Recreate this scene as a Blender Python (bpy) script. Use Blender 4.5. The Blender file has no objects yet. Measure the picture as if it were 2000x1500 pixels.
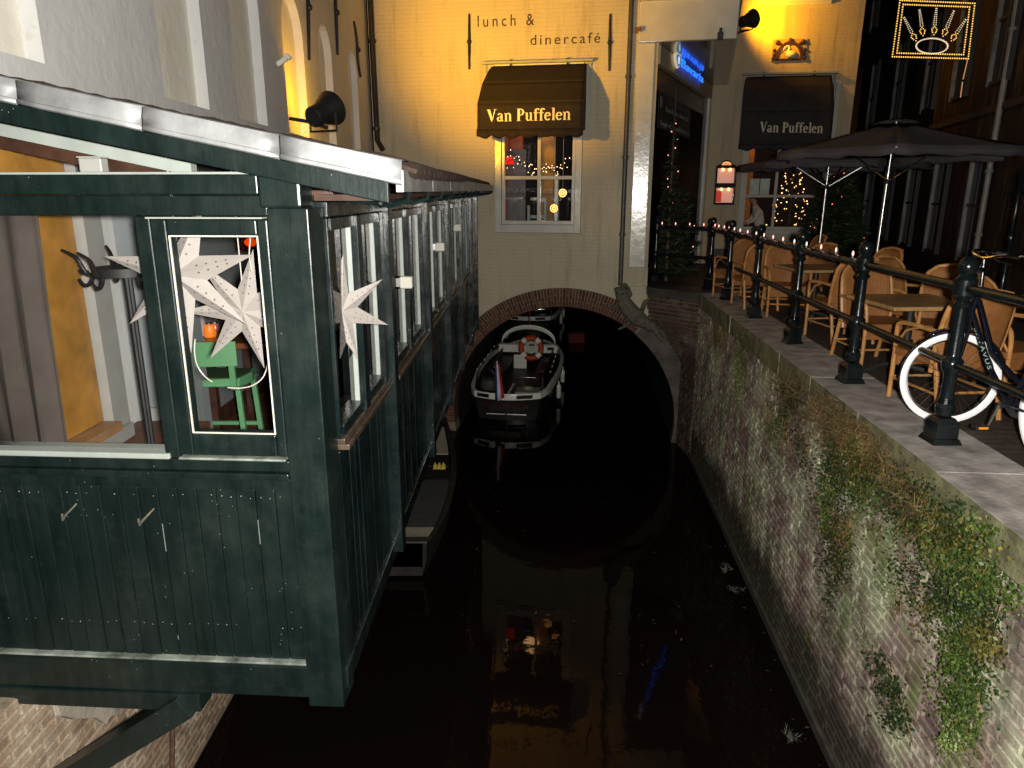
import bpy, math, random
import numpy as np
from mathutils import Vector, Matrix
from mathutils.geometry import tessellate_polygon
random.seed(7)
R = random.Random(11)
sc = bpy.context.scene
COL = sc.collection
V = Vector
rad = math.radians

# ------------------------------------------------------------------ camera, sky, flash, exposure
EYE = V((0, 0, 1.6)); FPX = 1380.0; PITCH = math.atan(370 / FPX)
cam_d = bpy.data.cameras.new("camera"); cam_d.sensor_width = 36; cam_d.lens = 36 * FPX / 2000
cam_d.clip_start = 0.05; cam_d.clip_end = 400
cam = bpy.data.objects.new("camera", cam_d); COL.objects.link(cam)
cam.location = EYE; cam.rotation_euler = (math.pi / 2 - PITCH, 0, 0)
sc.camera = cam

world = bpy.data.worlds.new("World"); sc.world = world; world.use_nodes = True
wn = world.node_tree; bg = wn.nodes["Background"]
sky = wn.nodes.new("ShaderNodeTexSky"); sky.sky_type = 'NISHITA'; sky.sun_disc = False
sky.sun_elevation = rad(-4); sky.sun_rotation = rad(200)
wn.links.new(sky.outputs[0], bg.inputs[0]); bg.inputs[1].default_value = 0.05

def lamp(name, kind, loc, power, color, target=None, size=0.05, angle=None, blend=0.6):
    l = bpy.data.lights.new(name, kind); l.energy = power; l.color = color
    if kind in ('POINT', 'SPOT'): l.shadow_soft_size = size
    if kind == 'SPOT':
        l.spot_size = rad(angle); l.spot_blend = blend
    o = bpy.data.objects.new(name, l); COL.objects.link(o); o.location = loc
    if target is not None:
        o.rotation_euler = (V(target) - V(loc)).to_track_quat('-Z', 'Y').to_euler()
    return o
lamp("camera_flash", 'SPOT', (0.13, -0.12, 1.64), 1680, (1.0, 0.96, 0.88), (0.4, 9, 0.4), 0.05, 140, 0.5)

sc.view_settings.view_transform = 'Standard'; sc.view_settings.look = 'None'
sc.view_settings.exposure = 0.0; sc.view_settings.gamma = 1.0
sc.view_settings.use_curve_mapping = False

# ------------------------------------------------------------------ pixel measuring (photo 2000 x 1500) -> metres
_c, _s = math.cos(PITCH), math.sin(PITCH)
def ray(u, v):
    a = (u - 1000) / FPX; b = (750 - v) / FPX
    return V((a, _c + b * _s, -_s + b * _c))
def hit(u, v, p0, n):
    d = ray(u, v); t = (V(p0) - EYE).dot(V(n)) / d.dot(V(n))
    return EYE + d * t
def at_z(u, v, z): return hit(u, v, (0, 0, z), (0, 0, 1))
def at_y(u, v, y): return hit(u, v, (0, y, 0), (0, 1, 0))

class Frame:
    """vertical plane: s along it, z up, d out of it"""
    def __init__(self, o, ex, en):
        self.o = V(o); self.ex = V(ex).normalized(); self.en = V(en).normalized()
    def p(self, s, z, d=0.0): return self.o + self.ex * s + self.en * d + V((0, 0, z))
    def at(self, u, v, d=0.0):
        q = hit(u, v, self.o + self.en * d, self.en)
        return ((q - self.o).dot(self.ex), q.z)
    def M(self, s, z, d=0.0):
        m = Matrix.Identity(4); q = self.p(s, z, d)
        for i in range(3):
            m[i][0] = self.ex[i]; m[i][1] = -self.en[i]; m[i][2] = (0, 0, 1)[i]; m[i][3] = q[i]
        return m
FAC = Frame((0, 13.2, 0), (1, -.164, 0), (-.164, -1, 0))
W2 = Frame((4.6, 17.5, 0), (1, -.13, 0), (-.13, -1, 0))
DK = Frame((11.6, 24, 0), (-.28, -1, 0), (-1, .28, 0))
END = Frame((-.85, 3.09, 0), (1, -.06, 0), (-.06, -1, 0))
SIDE = Frame((-.907, 0, 0), (.0175, 1, 0), (1, -.0175, 0))
LW = Frame((-2.55, 0, 0), (0, 1, 0), (1, 0, 0))
DA, DC = V((2.44, 12.82, 0)), V((4.6, 17.5, 0))
DOOR = Frame(DA, DC - DA, ((DC - DA).y, -(DC - DA).x, 0))
QUAY = Frame((2.27, 0, 0), (.078, 1, 0), (-1, .078, 0))
WATER = -2.95

# ------------------------------------------------------------------ mesh builder
class MB:
    def __init__(self): self.v = []; self.f = []; self.m = []
    def face(self, pts, m=0):
        i = len(self.v); self.v += [tuple(p) for p in pts]
        self.f.append(tuple(range(i, i + len(pts)))); self.m.append(m)
    def grid(self, pts, idx, m=0):
        i = len(self.v); self.v += [tuple(p) for p in pts]
        for q in idx: self.f.append(tuple(i + k for k in q)); self.m.append(m)
    def box8(self, P, m=0):
        self.grid(P, [(0, 3, 2, 1), (4, 5, 6, 7), (0, 1, 5, 4), (1, 2, 6, 5), (2, 3, 7, 6), (3, 0, 4, 7)], m)
    def box(self, a, b, m=0):
        x0, y0, z0 = a; x1, y1, z1 = b
        self.box8([(x0, y0, z0), (x1, y0, z0), (x1, y1, z0), (x0, y1, z0), (x0, y0, z1), (x1, y0, z1), (x1, y1, z1), (x0, y1, z1)], m)
    def fbox(self, F, s0, s1, z0, z1, d0, d1, m=0):
        self.box8([F.p(s0, z0, d1), F.p(s1, z0, d1), F.p(s1, z0, d0), F.p(s0, z0, d0),
                   F.p(s0, z1, d1), F.p(s1, z1, d1), F.p(s1, z1, d0), F.p(s0, z1, d0)], m)
    def bar(self, a, b, w, h, up=(0, 0, 1), m=0):
        a, b = V(a), V(b); t = (b - a).normalized(); up = V(up)
        x = t.cross(up)
        if x.length < 1e-4: x = t.cross(V((1, 0, 0)))
        x.normalize(); y = x.cross(t).normalized(); x *= w / 2; y *= h / 2
        self.box8([a - x - y, a + x - y, b + x - y, b - x - y, a - x + y, a + x + y, b + x + y, b - x + y], m)
    def tube(self, pts, r, n=8, m=0, closed=False):
        pts = [V(p) for p in pts]; k = len(pts)
        rs = r if isinstance(r, (list, tuple)) else [r] * k
        i0 = len(self.v); up = None
        for j, p in enumerate(pts):
            if closed: t = pts[(j + 1) % k] - pts[j - 1]
            else: t = pts[min(j + 1, k - 1)] - pts[max(j - 1, 0)]
            t = t.normalized() if t.length > 1e-9 else V((0, 0, 1))
            if up is None:
                up = V((0, 0, 1)) if abs(t.z) < .9 else V((1, 0, 0))
            x = t.cross(up)
            if x.length < 1e-4: x = t.cross(V((0.3, 1, 0.2)))
            x.normalize(); up = x.cross(t).normalized()
            for q in range(n):
                a = 2 * math.pi * q / n
                self.v.append(tuple(p + x * (math.cos(a) * rs[j]) + up * (math.sin(a) * rs[j])))
        for j in range(k if closed else k - 1):
            j2 = (j + 1) % k
            for q in range(n):
                q2 = (q + 1) % n
                self.f.append((i0 + j * n + q, i0 + j * n + q2, i0 + j2 * n + q2, i0 + j2 * n + q)); self.m.append(m)
        if not closed:
            self.f.append(tuple(i0 + q for q in reversed(range(n)))); self.m.append(m)
            self.f.append(tuple(i0 + (k - 1) * n + q for q in range(n))); self.m.append(m)
    def lathe(self, prof, o=(0, 0, 0), n=16, m=0, ax=(0, 0, 1), ph=0.0):
        o = V(o); ax = V(ax).normalized()
        x = ax.orthogonal().normalized() if abs(ax.z) < .999 else V((1, 0, 0))
        y = ax.cross(x); i0 = len(self.v)
        for r, z in prof:
            for q in range(n):
                a = 2 * math.pi * q / n + ph
                self.v.append(tuple(o + ax * z + x * (r * math.cos(a)) + y * (r * math.sin(a))))
        for j in range(len(prof) - 1):
            for q in range(n):
                q2 = (q + 1) % n
                self.f.append((i0 + j * n + q, i0 + j * n + q2, i0 + (j + 1) * n + q2, i0 + (j + 1) * n + q)); self.m.append(m)
        self.f.append(tuple(i0 + q for q in reversed(range(n)))); self.m.append(m)
        self.f.append(tuple(i0 + (len(prof) - 1) * n + q for q in range(n))); self.m.append(m)
    def ball(self, c, r, n=8, m=0, sz=1.0):
        k = max(4, n // 2 + 1)
        self.lathe([(max(1e-4, r * math.sin(math.pi * j / k)), -r * sz * math.cos(math.pi * j / k)) for j in range(k + 1)], c, n, m)
    def prism(self, poly, fn, d0, d1, m=0, holes=()):
        """poly of 2D points, fn(a, b, d) -> 3D; faces at d0 and d1 plus the sides"""
        loops = [list(poly)] + [list(h) for h in holes]
        flat = [p for l in loops for p in l]
        tris = tessellate_polygon([[V((p[0], p[1], 0)) for p in l] for l in loops])
        n = len(flat); i0 = len(self.v)
        self.v += [tuple(fn(p[0], p[1], d1)) for p in flat] + [tuple(fn(p[0], p[1], d0)) for p in flat]
        for t in tris:
            self.f.append(tuple(i0 + k for k in t)); self.m.append(m)
            self.f.append(tuple(i0 + n + k for k in reversed(t))); self.m.append(m)
        b = 0
        for l in loops:
            k = len(l)
            for j in range(k):
                j2 = (j + 1) % k
                self.f.append((i0 + b + j, i0 + b + j2, i0 + n + b + j2, i0 + n + b + j)); self.m.append(m)
            b += k
    def sheet(self, rows, m=0):
        nu, nv = len(rows[0]), len(rows); i0 = len(self.v)
        for r in rows: self.v += [tuple(p) for p in r]
        for j in range(nv - 1):
            for i in range(nu - 1):
                a = i0 + j * nu + i
                self.f.append((a, a + 1, a + nu + 1, a + nu)); self.m.append(m)
    def build(self, name, mats, parent=None, smooth=False, kind=None, label=None, bevel=0, solid=0):
        me = bpy.data.meshes.new(name); me.from_pydata(self.v, [], self.f)
        for mt in (mats if isinstance(mats, (list, tuple)) else [mats]): me.materials.append(mt)
        if len(me.materials) > 1: me.polygons.foreach_set("material_index", self.m)
        if smooth:
            me.polygons.foreach_set("use_smooth", [True] * len(me.polygons))
            try: me.set_sharp_from_angle(angle=rad(40))
            except Exception: pass
        me.update()
        return link(name, me, parent, kind, label, bevel, solid)
def link(name, me, parent=None, kind=None, label=None, bevel=0, solid=0):
    o = bpy.data.objects.new(name, me); COL.objects.link(o)
    attach(o, parent)
    if kind: o['kind'] = kind
    if label: o['label'] = label
    if solid:
        md = o.modifiers.new("solid", 'SOLIDIFY'); md.thickness = solid; md.offset = 0
    if bevel:
        md = o.modifiers.new("bevel", 'BEVEL'); md.width = bevel; md.segments = 2; md.limit_method = 'ANGLE'; md.angle_limit = rad(40)
    return o
def attach(o, parent):
    if parent is not None:
        o.parent = parent
        if parent.parent is None and parent.type == 'EMPTY':
            o.matrix_parent_inverse = Matrix.Translation(-V(parent.location))
def tag(o, label=None, cat=None, group=None, kind=None):
    if label: o['label'] = label
    if cat: o['category'] = cat
    if group: o['group'] = group
    if kind: o['kind'] = kind
    return o
def thing(name, label, cat, loc=(0, 0, 0), group=None):
    o = bpy.data.objects.new(name, None); COL.objects.link(o); o.location = loc
    o.empty_display_size = .1
    return tag(o, label, cat, group)
def copy_tree(o, parent=None):
    c = o.copy(); COL.objects.link(c)
    if parent is not None: c.parent = parent
    for ch in list(o.children): copy_tree(ch, c)
    return c
def struct(mb, name, mats, parent=None, smooth=False, **k):
    return mb.build(name, mats, parent, smooth, kind='structure', **k)
def circ(c, r, n, a0=0, a1=2 * math.pi, end=False):
    k = n + 1 if end else n
    return [(c[0] + r * math.cos(a0 + (a1 - a0) * i / n), c[1] + r * math.sin(a0 + (a1 - a0) * i / n)) for i in range(k)]
def lerp(a, b, t): return a + (b - a) * t
def sm(pts, k=5):
    """smooth curve through the points"""
    pts = [V(p) for p in pts]; out = []
    for i in range(len(pts) - 1):
        p0, p1, p2, p3 = pts[max(i - 1, 0)], pts[i], pts[i + 1], pts[min(i + 2, len(pts) - 1)]
        for j in range(k):
            t = j / k; out.append(.5 * ((2 * p1) + (p2 - p0) * t + (2 * p0 - 5 * p1 + 4 * p2 - p3) * t * t + (3 * p1 - p0 - 3 * p2 + p3) * t ** 3))
    return out + [pts[-1]]
def smr(rs, k=5):
    return [lerp(rs[i], rs[i + 1], j / k) for i in range(len(rs) - 1) for j in range(k)] + [rs[-1]]

# ------------------------------------------------------------------ materials
class NT:
    def __init__(self, name):
        self.mat = bpy.data.materials.new(name); self.mat.use_nodes = True
        self.t = self.mat.node_tree; self.b = self.t.nodes["Principled BSDF"]; self.out = self.t.nodes["Material Output"]
    def n(self, typ, **kw):
        x = self.t.nodes.new(typ)
        for k, v in kw.items():
            if k.startswith("i_"): x.inputs[k[2:].replace("_", " ")].default_value = v
            else: setattr(x, k, v)
        return x
    def l(self, a, b): self.t.links.new(a, b)
    def pos(self): return self.n("ShaderNodeNewGeometry").outputs["Position"]
    def noise(self, scale, detail=4, rough=.55, vec=None):
        x = self.n("ShaderNodeTexNoise"); x.inputs["Scale"].default_value = scale
        x.inputs["Detail"].default_value = detail; x.inputs["Roughness"].default_value = rough
        self.l(vec if vec is not None else self.pos(), x.inputs["Vector"]); return x.outputs["Fac"]
    def ramp(self, fac, stops):
        x = self.n("ShaderNodeValToRGB"); e = x.color_ramp.elements
        while len(e) > 1: e.remove(e[-1])
        e[0].position = stops[0][0]; e[0].color = (*stops[0][1], 1) if len(stops[0][1]) == 3 else stops[0][1]
        for p, c in stops[1:]:
            q = e.new(p); q.color = (*c, 1)
        self.l(fac, x.inputs[0]); return x.outputs[0]
    def mix(self, fac, a, b, blend='MIX'):
        x = self.n("ShaderNodeMix", data_type='RGBA', blend_type=blend)
        for sock, val in ((x.inputs[0], fac), (x.inputs[6], a), (x.inputs[7], b)):
            if hasattr(val, "links"): self.l(val, sock)
            else: sock.default_value = (*val, 1) if isinstance(val, (tuple, list)) and len(val) == 3 else val
        return x.outputs[2]
    def math(self, op, a, b=0.0):
        x = self.n("ShaderNodeMath", operation=op)
        for i, val in enumerate((a, b)):
            if hasattr(val, "links"): self.l(val, x.inputs[i])
            else: x.inputs[i].default_value = val
        return x.outputs[0]
    def bump(self, h, strength=.3, dist=.01):
        x = self.n("ShaderNodeBump"); x.inputs["Strength"].default_value = strength; x.inputs["Distance"].default_value = dist
        self.l(h, x.inputs["Height"]); self.l(x.outputs[0], self.b.inputs["Normal"])
    def done(self, color=None, rough=None, metal=None, spec=None, coat=None):
        for nm, v in (("Base Color", color), ("Roughness", rough), ("Metallic", metal), ("Specular IOR Level", spec), ("Coat Weight", coat)):
            if v is None: continue
            if hasattr(v, "links"): self.l(v, self.b.inputs[nm])
            else: self.b.inputs[nm].default_value = (*v, 1) if isinstance(v, (tuple, list)) else v
        return self.mat
def mat(name, c, rough=.6, var=.18, scale=6, metal=0, spec=.5, bump=0, bscale=40, coat=0, bdist=.01):
    t = NT(name); f = t.noise(scale, 5)
    lo = tuple(max(0, x * (1 - var)) for x in c); hi = tuple(min(1, x * (1 + var)) for x in c)
    col = t.ramp(f, [(.3, lo), (.7, hi)])
    if bump: t.bump(t.noise(bscale, 4), bump, bdist)
    rr = t.math('ADD', t.math('MULTIPLY', t.noise(scale * 2.3, 3), .2), rough - .1)
    return t.done(col, rr, metal, spec, coat)
def glow(name, c, s):
    t = NT(name); t.b.inputs["Emission Color"].default_value = (*c, 1); t.b.inputs["Emission Strength"].default_value = s
    return t.done(tuple(x * .5 for x in c), .4)
def glass(name, tint=(1, 1, 1), refl=1.0):
    t = NT(name); tr = t.n("ShaderNodeBsdfTransparent"); tr.inputs[0].default_value = (*tint, 1)
    gl = t.n("ShaderNodeBsdfGlossy"); gl.inputs["Roughness"].default_value = .02
    fr = t.n("ShaderNodeFresnel"); fr.inputs[0].default_value = 1.45
    mx = t.n("ShaderNodeMixShader"); t.l(t.math('MULTIPLY', fr.outputs[0], refl), mx.inputs[0])
    t.l(tr.outputs[0], mx.inputs[1]); t.l(gl.outputs[0], mx.inputs[2]); t.l(mx.outputs[0], t.out.inputs[0])
    return t.mat

def gloss_paint(name, c, rough=.3, chips=.72, dust=(.25, .27, .25)):
    """old gloss paint: drips of dirt, small pale chips"""
    t = NT(name); p = t.pos()
    mp = t.n("ShaderNodeMapping"); mp.inputs["Scale"].default_value = (9, 9, 1.2); t.l(p, mp.inputs[0])
    streak = t.noise(1.6, 5, .6, mp.outputs[0])
    base = t.ramp(streak, [(.3, tuple(x * .7 for x in c)), (.75, tuple(x * 1.35 + .003 for x in c))])
    vor = t.n("ShaderNodeTexVoronoi"); vor.inputs["Scale"].default_value = 34; t.l(p, vor.inputs["Vector"])
    big = t.noise(4.5, 3)
    chip = t.math('MULTIPLY', t.math('LESS_THAN', vor.outputs["Distance"], .085), t.math('GREATER_THAN', big, chips - .14))
    sm = t.noise(90, 2); chip2 = t.math('GREATER_THAN', sm, chips + .08)
    f = t.math('MAXIMUM', t.math('MULTIPLY', chip, .8), t.math('MULTIPLY', chip2, .5))
    col = t.mix(f, base, dust)
    haze_ = t.ramp(t.noise(2.3, 6, .7), [(.48, (0, 0, 0)), (.72, (1, 1, 1))]); col = t.mix(t.math('MULTIPLY', haze_, .16), col, (.07, .085, .075))
    mg = t.n("ShaderNodeMapping"); mg.inputs["Scale"].default_value = (60, 60, 3); t.l(p, mg.inputs[0])
    t.bump(t.math('ADD', t.noise(30, 4), t.noise(1.0, 5, .6, mg.outputs[0])), .2, .004)
    rr = t.math('ADD', t.math('MULTIPLY', t.noise(7, 4), .35), rough - .12)
    return t.done(col, rr, 0, .5)

def plaster(name, c, F=None, stain=(.25, .22, .15), courses=True, rough=.75):
    t = NT(name); p = t.pos()
    big = t.noise(.8, 5, .6); fine = t.noise(9, 5)
    base = t.ramp(big, [(.3, tuple(x * .88 for x in c)), (.7, tuple(min(1, x * 1.06) for x in c))])
    mp = t.n("ShaderNodeMapping"); mp.inputs["Scale"].default_value = (5, 5, .5); t.l(p, mp.inputs[0])
    dr = t.noise(1.3, 5, .65, mp.outputs[0])
    f = t.math('MULTIPLY', t.ramp(dr, [(.52, (0, 0, 0)), (.8, (1, 1, 1))]), .7 if courses else .2)
    col = t.mix(f, base, stain)
    col = t.mix(t.math('MULTIPLY', t.ramp(fine, [(.66, (0, 0, 0)), (.74, (1, 1, 1))]), .25), col, stain)
    h = fine
    if courses and F is not None:
        d = t.n("ShaderNodeVectorMath", operation='DOT_PRODUCT'); t.l(p, d.inputs[0]); d.inputs[1].default_value = F.ex
        sp = t.n("ShaderNodeSeparateXYZ"); t.l(p, sp.inputs[0]); cb = t.n("ShaderNodeCombineXYZ")
        t.l(d.outputs["Value"], cb.inputs[0]); t.l(sp.outputs[2], cb.inputs[1])
        bk = t.n("ShaderNodeTexBrick"); t.l(cb.outputs[0], bk.inputs["Vector"])
        bk.inputs["Scale"].default_value = 1; bk.inputs["Brick Width"].default_value = .22; bk.inputs["Row Height"].default_value = .068
        bk.inputs["Mortar Size"].default_value = .007; bk.inputs["Mortar Smooth"].default_value = .6
        bk.inputs["Color1"].default_value = (1, 1, 1, 1); bk.inputs["Color2"].default_value = (.86, .86, .86, 1); bk.inputs["Mortar"].default_value = (.3, .3, .3, 1)
        hx = t.n("ShaderNodeRGBToBW"); t.l(bk.outputs[0], hx.inputs[0])
        h = t.math('ADD', t.math('MULTIPLY', hx.outputs[0], .9), t.math('MULTIPLY', fine, .7))
    t.bump(h, .6, .010)
    return t.done(col, rough, 0, .3)

def brick_mat(name, cols, lichen=None, moss=None, rough=.85, lich_lo=.5, white=None, tide=None):
    """each brick its own tone; moss, lichen and lime bloom in patches of their own"""
    t = NT(name); p = t.pos()
    oi = t.n("ShaderNodeObjectInfo"); gi = t.n("ShaderNodeNewGeometry")
    r = t.math('FRACT', t.math('ADD', oi.outputs["Random"], gi.outputs["Random Per Island"]))
    col = t.ramp(r, [(i / (len(cols) - 1) if len(cols) > 1 else 0, c) for i, c in enumerate(cols)])
    col = t.mix(t.math('MULTIPLY', t.noise(18, 5), .55), col, tuple(x * .45 for x in cols[0]))
    if white:
        f = t.ramp(t.noise(2.6, 6, .7), [(.48, (0, 0, 0)), (.64, (1, 1, 1))]); col = t.mix(t.math('MULTIPLY', f, .7), col, white)
    if lichen:
        f = t.ramp(t.noise(1.7, 7, .68), [(lich_lo, (0, 0, 0)), (lich_lo + .14, (1, 1, 1))]); col = t.mix(t.math('MULTIPLY', f, .9), col, lichen)
    if moss:
        mp = t.n("ShaderNodeMapping"); mp.inputs["Scale"].default_value = (2.0, 2.0, .7); mp.inputs["Location"].default_value = (3, 1, 5); t.l(p, mp.inputs[0])
        f = t.ramp(t.noise(1.0, 7, .66, mp.outputs[0]), [(.53, (0, 0, 0)), (.66, (1, 1, 1))]); col = t.mix(t.math('MULTIPLY', f, .85), col, moss)
    if tide:   # slimy black-green band above the water, ragged top; and dark damp blotches of its own
        sp = t.n("ShaderNodeSeparateXYZ"); t.l(p, sp.inputs[0])
        zz_ = t.math('ADD', sp.outputs[2], t.math('MULTIPLY', t.noise(2.2, 5), -.5))
        f = t.n("ShaderNodeMapRange"); t.l(zz_, f.inputs[0]); f.inputs[1].default_value = tide + .25; f.inputs[2].default_value = tide - .12
        f.inputs[3].default_value = 0; f.inputs[4].default_value = .9; col = t.mix(f.outputs[0], col, (.018, .016, .010))
        mp = t.n("ShaderNodeMapping"); mp.inputs["Scale"].default_value = (1.5, 1.5, .45); mp.inputs["Location"].default_value = (7, 2, 9); t.l(p, mp.inputs[0])
        f = t.ramp(t.noise(1.3, 7, .7, mp.outputs[0]), [(.50, (0, 0, 0)), (.66, (1, 1, 1))]); col = t.mix(t.math('MULTIPLY', f, .7), col, (.05, .038, .032))
        f = t.ramp(t.noise(11, 6, .75), [(.55, (0, 0, 0)), (.66, (1, 1, 1))]); col = t.mix(t.math('MULTIPLY', f, .6), col, (.05, .04, .03))
    t.bump(t.noise(26, 6, .7), .8, .012)
    return t.done(col, rough, 0, .25)

M = {}
M['green'] = gloss_paint("green_gloss_paint", (.0036, .0098, .0088), .3, .725, (.20, .22, .21))
M['green2'] = gloss_paint("green_gloss_paint_side", (.003, .0085, .009), .2, .8, (.08, .1, .1))
M['green_chipped'] = mat("worn_pale_ledge_paint", (.16, .18, .16), .4, .7, 9, bump=.3)
M['white_in'] = mat("white_frame_paint", (.30, .335, .31), .45, .1)
M['white_gl'] = mat("white_gloss_paint", (.62, .6, .53), .18, .08, 4, coat=.4, bump=.2, bscale=12)
M['cream'] = plaster("cream_painted_brick", (.54, .475, .345), FAC)
M['cream2'] = plaster("cream_painted_brick_entrance", (.55, .45, .30), W2)
M['grey_wall'] = plaster("grey_render", (.60, .60, .59), courses=False)
M['niche'] = plaster("pale_niche_render", (.80, .76, .66), courses=False)
M['zinc'] = mat("zinc_sheet", (.40, .41, .42), .42, .35, 5, metal=.55, bump=.35, bscale=9)
M['lead'] = mat("dull_zinc", (.36, .37, .36), .5, .3, 7, metal=.6, bump=.3, bscale=14)
M['tile'] = mat("roof_tile_clay", (.035, .02, .012), .85, .4, 12, bump=.5)
M['iron'] = mat("black_iron", (.012, .012, .013), .5, .3, 20, bump=.3, bscale=60)
M['railp'] = gloss_paint("black_railing_paint", (.004, .007, .008), .16, .88, (.05,.06,.06))
M['pipe'] = mat("grey_pipe", (.06, .06, .058), .4, .3, 8, bump=.3)
M['brown_pipe'] = mat("dark_brown_pipe", (.03, .02, .016), .4, .3, 8)
M['arch_brick'] = brick_mat("arch_red_brick", [(.10, .035, .022), (.17, .065, .040), (.07, .028, .022), (.20, .09, .055), (.13, .05, .03)])
M['mortar'] = mat("lime_mortar", (.22, .18, .13), .9, .3, 20, bump=.5)
M['mortar_q'] = brick_mat("lime_mortar_quay", [(.34, .31, .23)], (.62, .65, .44), (.15, .21, .05), white=(.66, .62, .5), lich_lo=.42, tide=-2.6)
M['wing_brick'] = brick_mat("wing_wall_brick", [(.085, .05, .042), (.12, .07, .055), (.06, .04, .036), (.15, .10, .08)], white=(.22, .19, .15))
M['quay_brick'] = brick_mat("quay_wall_brick", [(.26, .165, .155), (.38, .27, .23), (.17, .115, .112), (.46, .36, .30), (.31, .23, .205)], (.55, .58, .40), (.16, .22, .055), white=(.62, .58, .47), lich_lo=.46, tide=-2.6)
M['low_brick'] = brick_mat("pale_brick", [(.30, .21, .14), (.40, .29, .20), (.22, .15, .11), (.46, .36, .26)], white=(.5, .42, .32))
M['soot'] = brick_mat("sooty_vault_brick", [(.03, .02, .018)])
M['cement'] = mat("grey_cement_render", (.10, .085, .075), .9, .35, 5, bump=.5)
M['coping'] = mat("coping_stone", (.34, .31, .285), .8, .5, 5, bump=.5, bscale=30)
M['coping_moss'] = mat("mossy_stone", (.15, .145, .075), .85, .6, 7, bump=.6)
M['darkstone'] = mat("dark_wet_stone", (.06, .055, .048), .6, .4, 6, bump=.4)
M['stone_fig'] = mat("weathered_sandstone", (.11, .105, .075), .85, .45, 16, bump=.6, bscale=50)
M['wood_floor'] = mat("brown_floorboards", (.12, .045, .022), .5, .35, 6)
M['ochre'] = mat("ochre_wood_panel", (.34, .165, .032), .5, .3, 5)
M['interior'] = mat("grey_blue_wall", (.20, .222, .23), .7, .08, 3)
M['skirting'] = mat("white_skirting", (.30, .30, .28), .4, .08)
M['dark_wood'] = mat("dark_brown_timber", (.05, .022, .013), .45, .4, 8)
M['brown_sill'] = mat("weathered_sill_timber", (.06, .043, .03), .35, .5, 14, bump=.4)
M['black'] = mat("matt_black", (.010, .010, .010), .6, .3)
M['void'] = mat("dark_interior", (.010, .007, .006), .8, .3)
M['chrome'] = mat("chrome", (.8, .8, .82), .12, .05, metal=1)
M['steel'] = mat("brushed_steel", (.5, .5, .5), .3, .1, metal=1)
M['awning'] = mat("dark_brown_awning_canvas", (.013, .008, .008), .85, .25, 5, bump=.3, bscale=200)
M['awning2'] = mat("dark_grey_awning_canvas", (.032, .026, .027), .85, .25, 5, bump=.3, bscale=200)
M['letter'] = mat("cream_lettering", (.75, .68, .5), .6, .05)
M['letter_d'] = mat("dark_brown_lettering", (.03, .018, .010), .6, .1)
M['parasol'] = mat("charcoal_parasol_canvas", (.048, .040, .044), .85, .2, 3, bump=.2, bscale=200)
M['wicker'] = None
M['cane'] = mat("cane_pole", (.44, .21, .065), .4, .3, 9)
M['tabletop'] = mat("brown_table_top", (.36, .21, .09), .4, .3, 6)
M['leaf'] = None
M['glass'] = glass("window_glass")
M['glass_d'] = glass("dim_window_glass", (.8, .8, .8))

def wicker():
    t = NT("woven_wicker"); tc = t.n("ShaderNodeTexCoord"); col = t.ramp(t.noise(9, 4), [(.3, (.37, .14, .036)), (.7, (.52, .225, .066))])
    w = t.n("ShaderNodeTexWave"); w.wave_type = 'BANDS'; w.bands_direction = 'Z'; w.inputs["Scale"].default_value = 28; w.inputs["Distortion"].default_value = 1
    w2 = t.n("ShaderNodeTexWave"); w2.bands_direction = 'X'; w2.inputs["Scale"].default_value = 20
    t.l(tc.outputs["Object"], w.inputs[0]); t.l(tc.outputs["Object"], w2.inputs[0])
    h = t.math('MULTIPLY', w.outputs["Fac"], w2.outputs["Fac"])
    col = t.mix(t.math('MULTIPLY', t.math('SUBTRACT', 1.0, h), .5), col, (.12, .05, .018))
    t.bump(h, .8, .006); return t.done(col, .5, 0, .4)
M['wicker'] = wicker()
def leafmat(name, a, b, c):
    t = NT(name); g = t.n("ShaderNodeNewGeometry")
    col = t.ramp(g.outputs["Random Per Island"], [(0, a), (.5, b), (1, c)])
    col = t.mix(t.ramp(t.noise(3.5, 4), [(.42, (0, 0, 0)), (.62, (1, 1, 1))]), col, tuple(x * .45 for x in b))
    t.b.inputs["Transmission Weight"].default_value = 0
    return t.done(col, .5, 0, .4)
M['leaf'] = leafmat("creeper_leaf", (.028, .055, .012), (.070, .125, .022), (.16, .19, .045))
M['leaf_d'] = leafmat("dark_creeper_leaf", (.012, .026, .010), (.026, .048, .015), (.06, .08, .025))
M['leaf_y'] = leafmat("olive_creeper_leaf", (.10, .09, .02), (.17, .15, .03), (.24, .19, .06))
M['dead'] = leafmat("dry_stem", (.16, .09, .035), (.24, .15, .06), (.32, .23, .11))
M['mossc'] = leafmat("bright_moss", (.12, .19, .04), (.20, .29, .07), (.36, .42, .22))
M['needle'] = leafmat("fir_needle", (.012, .022, .010), (.022, .038, .016), (.04, .05, .02))
M['bark'] = mat("bark", (.10, .07, .05), .9, .4, 12)
M['bulb'] = glow("warm_fairy_bulb", (1, .55, .28), 4)
M['bulb_p'] = glow("pink_fairy_bulb", (1, .36, .30), 3.2)
M['bulb_o'] = glow("orange_fairy_bulb", (1, .25, .10), 1.8)
M['gold'] = glow("golden_rope_light", (1, .58, .12), 1.5)
M['gold_w'] = glow("white_rope_light", (1, .80, .5), .75)
M['neon'] = glow("blue_neon_letter", (.012, .08, 1), 2.4)
M['neon_c'] = glow("cyan_neon_core", (.02, .20, 1), 1.6)
M['amber'] = glow("amber_lamp_glass", (1, .24, .02), .6)
M['amber_hot'] = glow("amber_lamp_filament", (1, .55, .14), 5)
M['paper'] = mat("white_paper", (.34, .31, .29), .7, .08, 8)
M['curtain'] = mat("brown_grey_curtain", (.05, .040, .034), .9, .2, 4, bump=.2)
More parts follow.
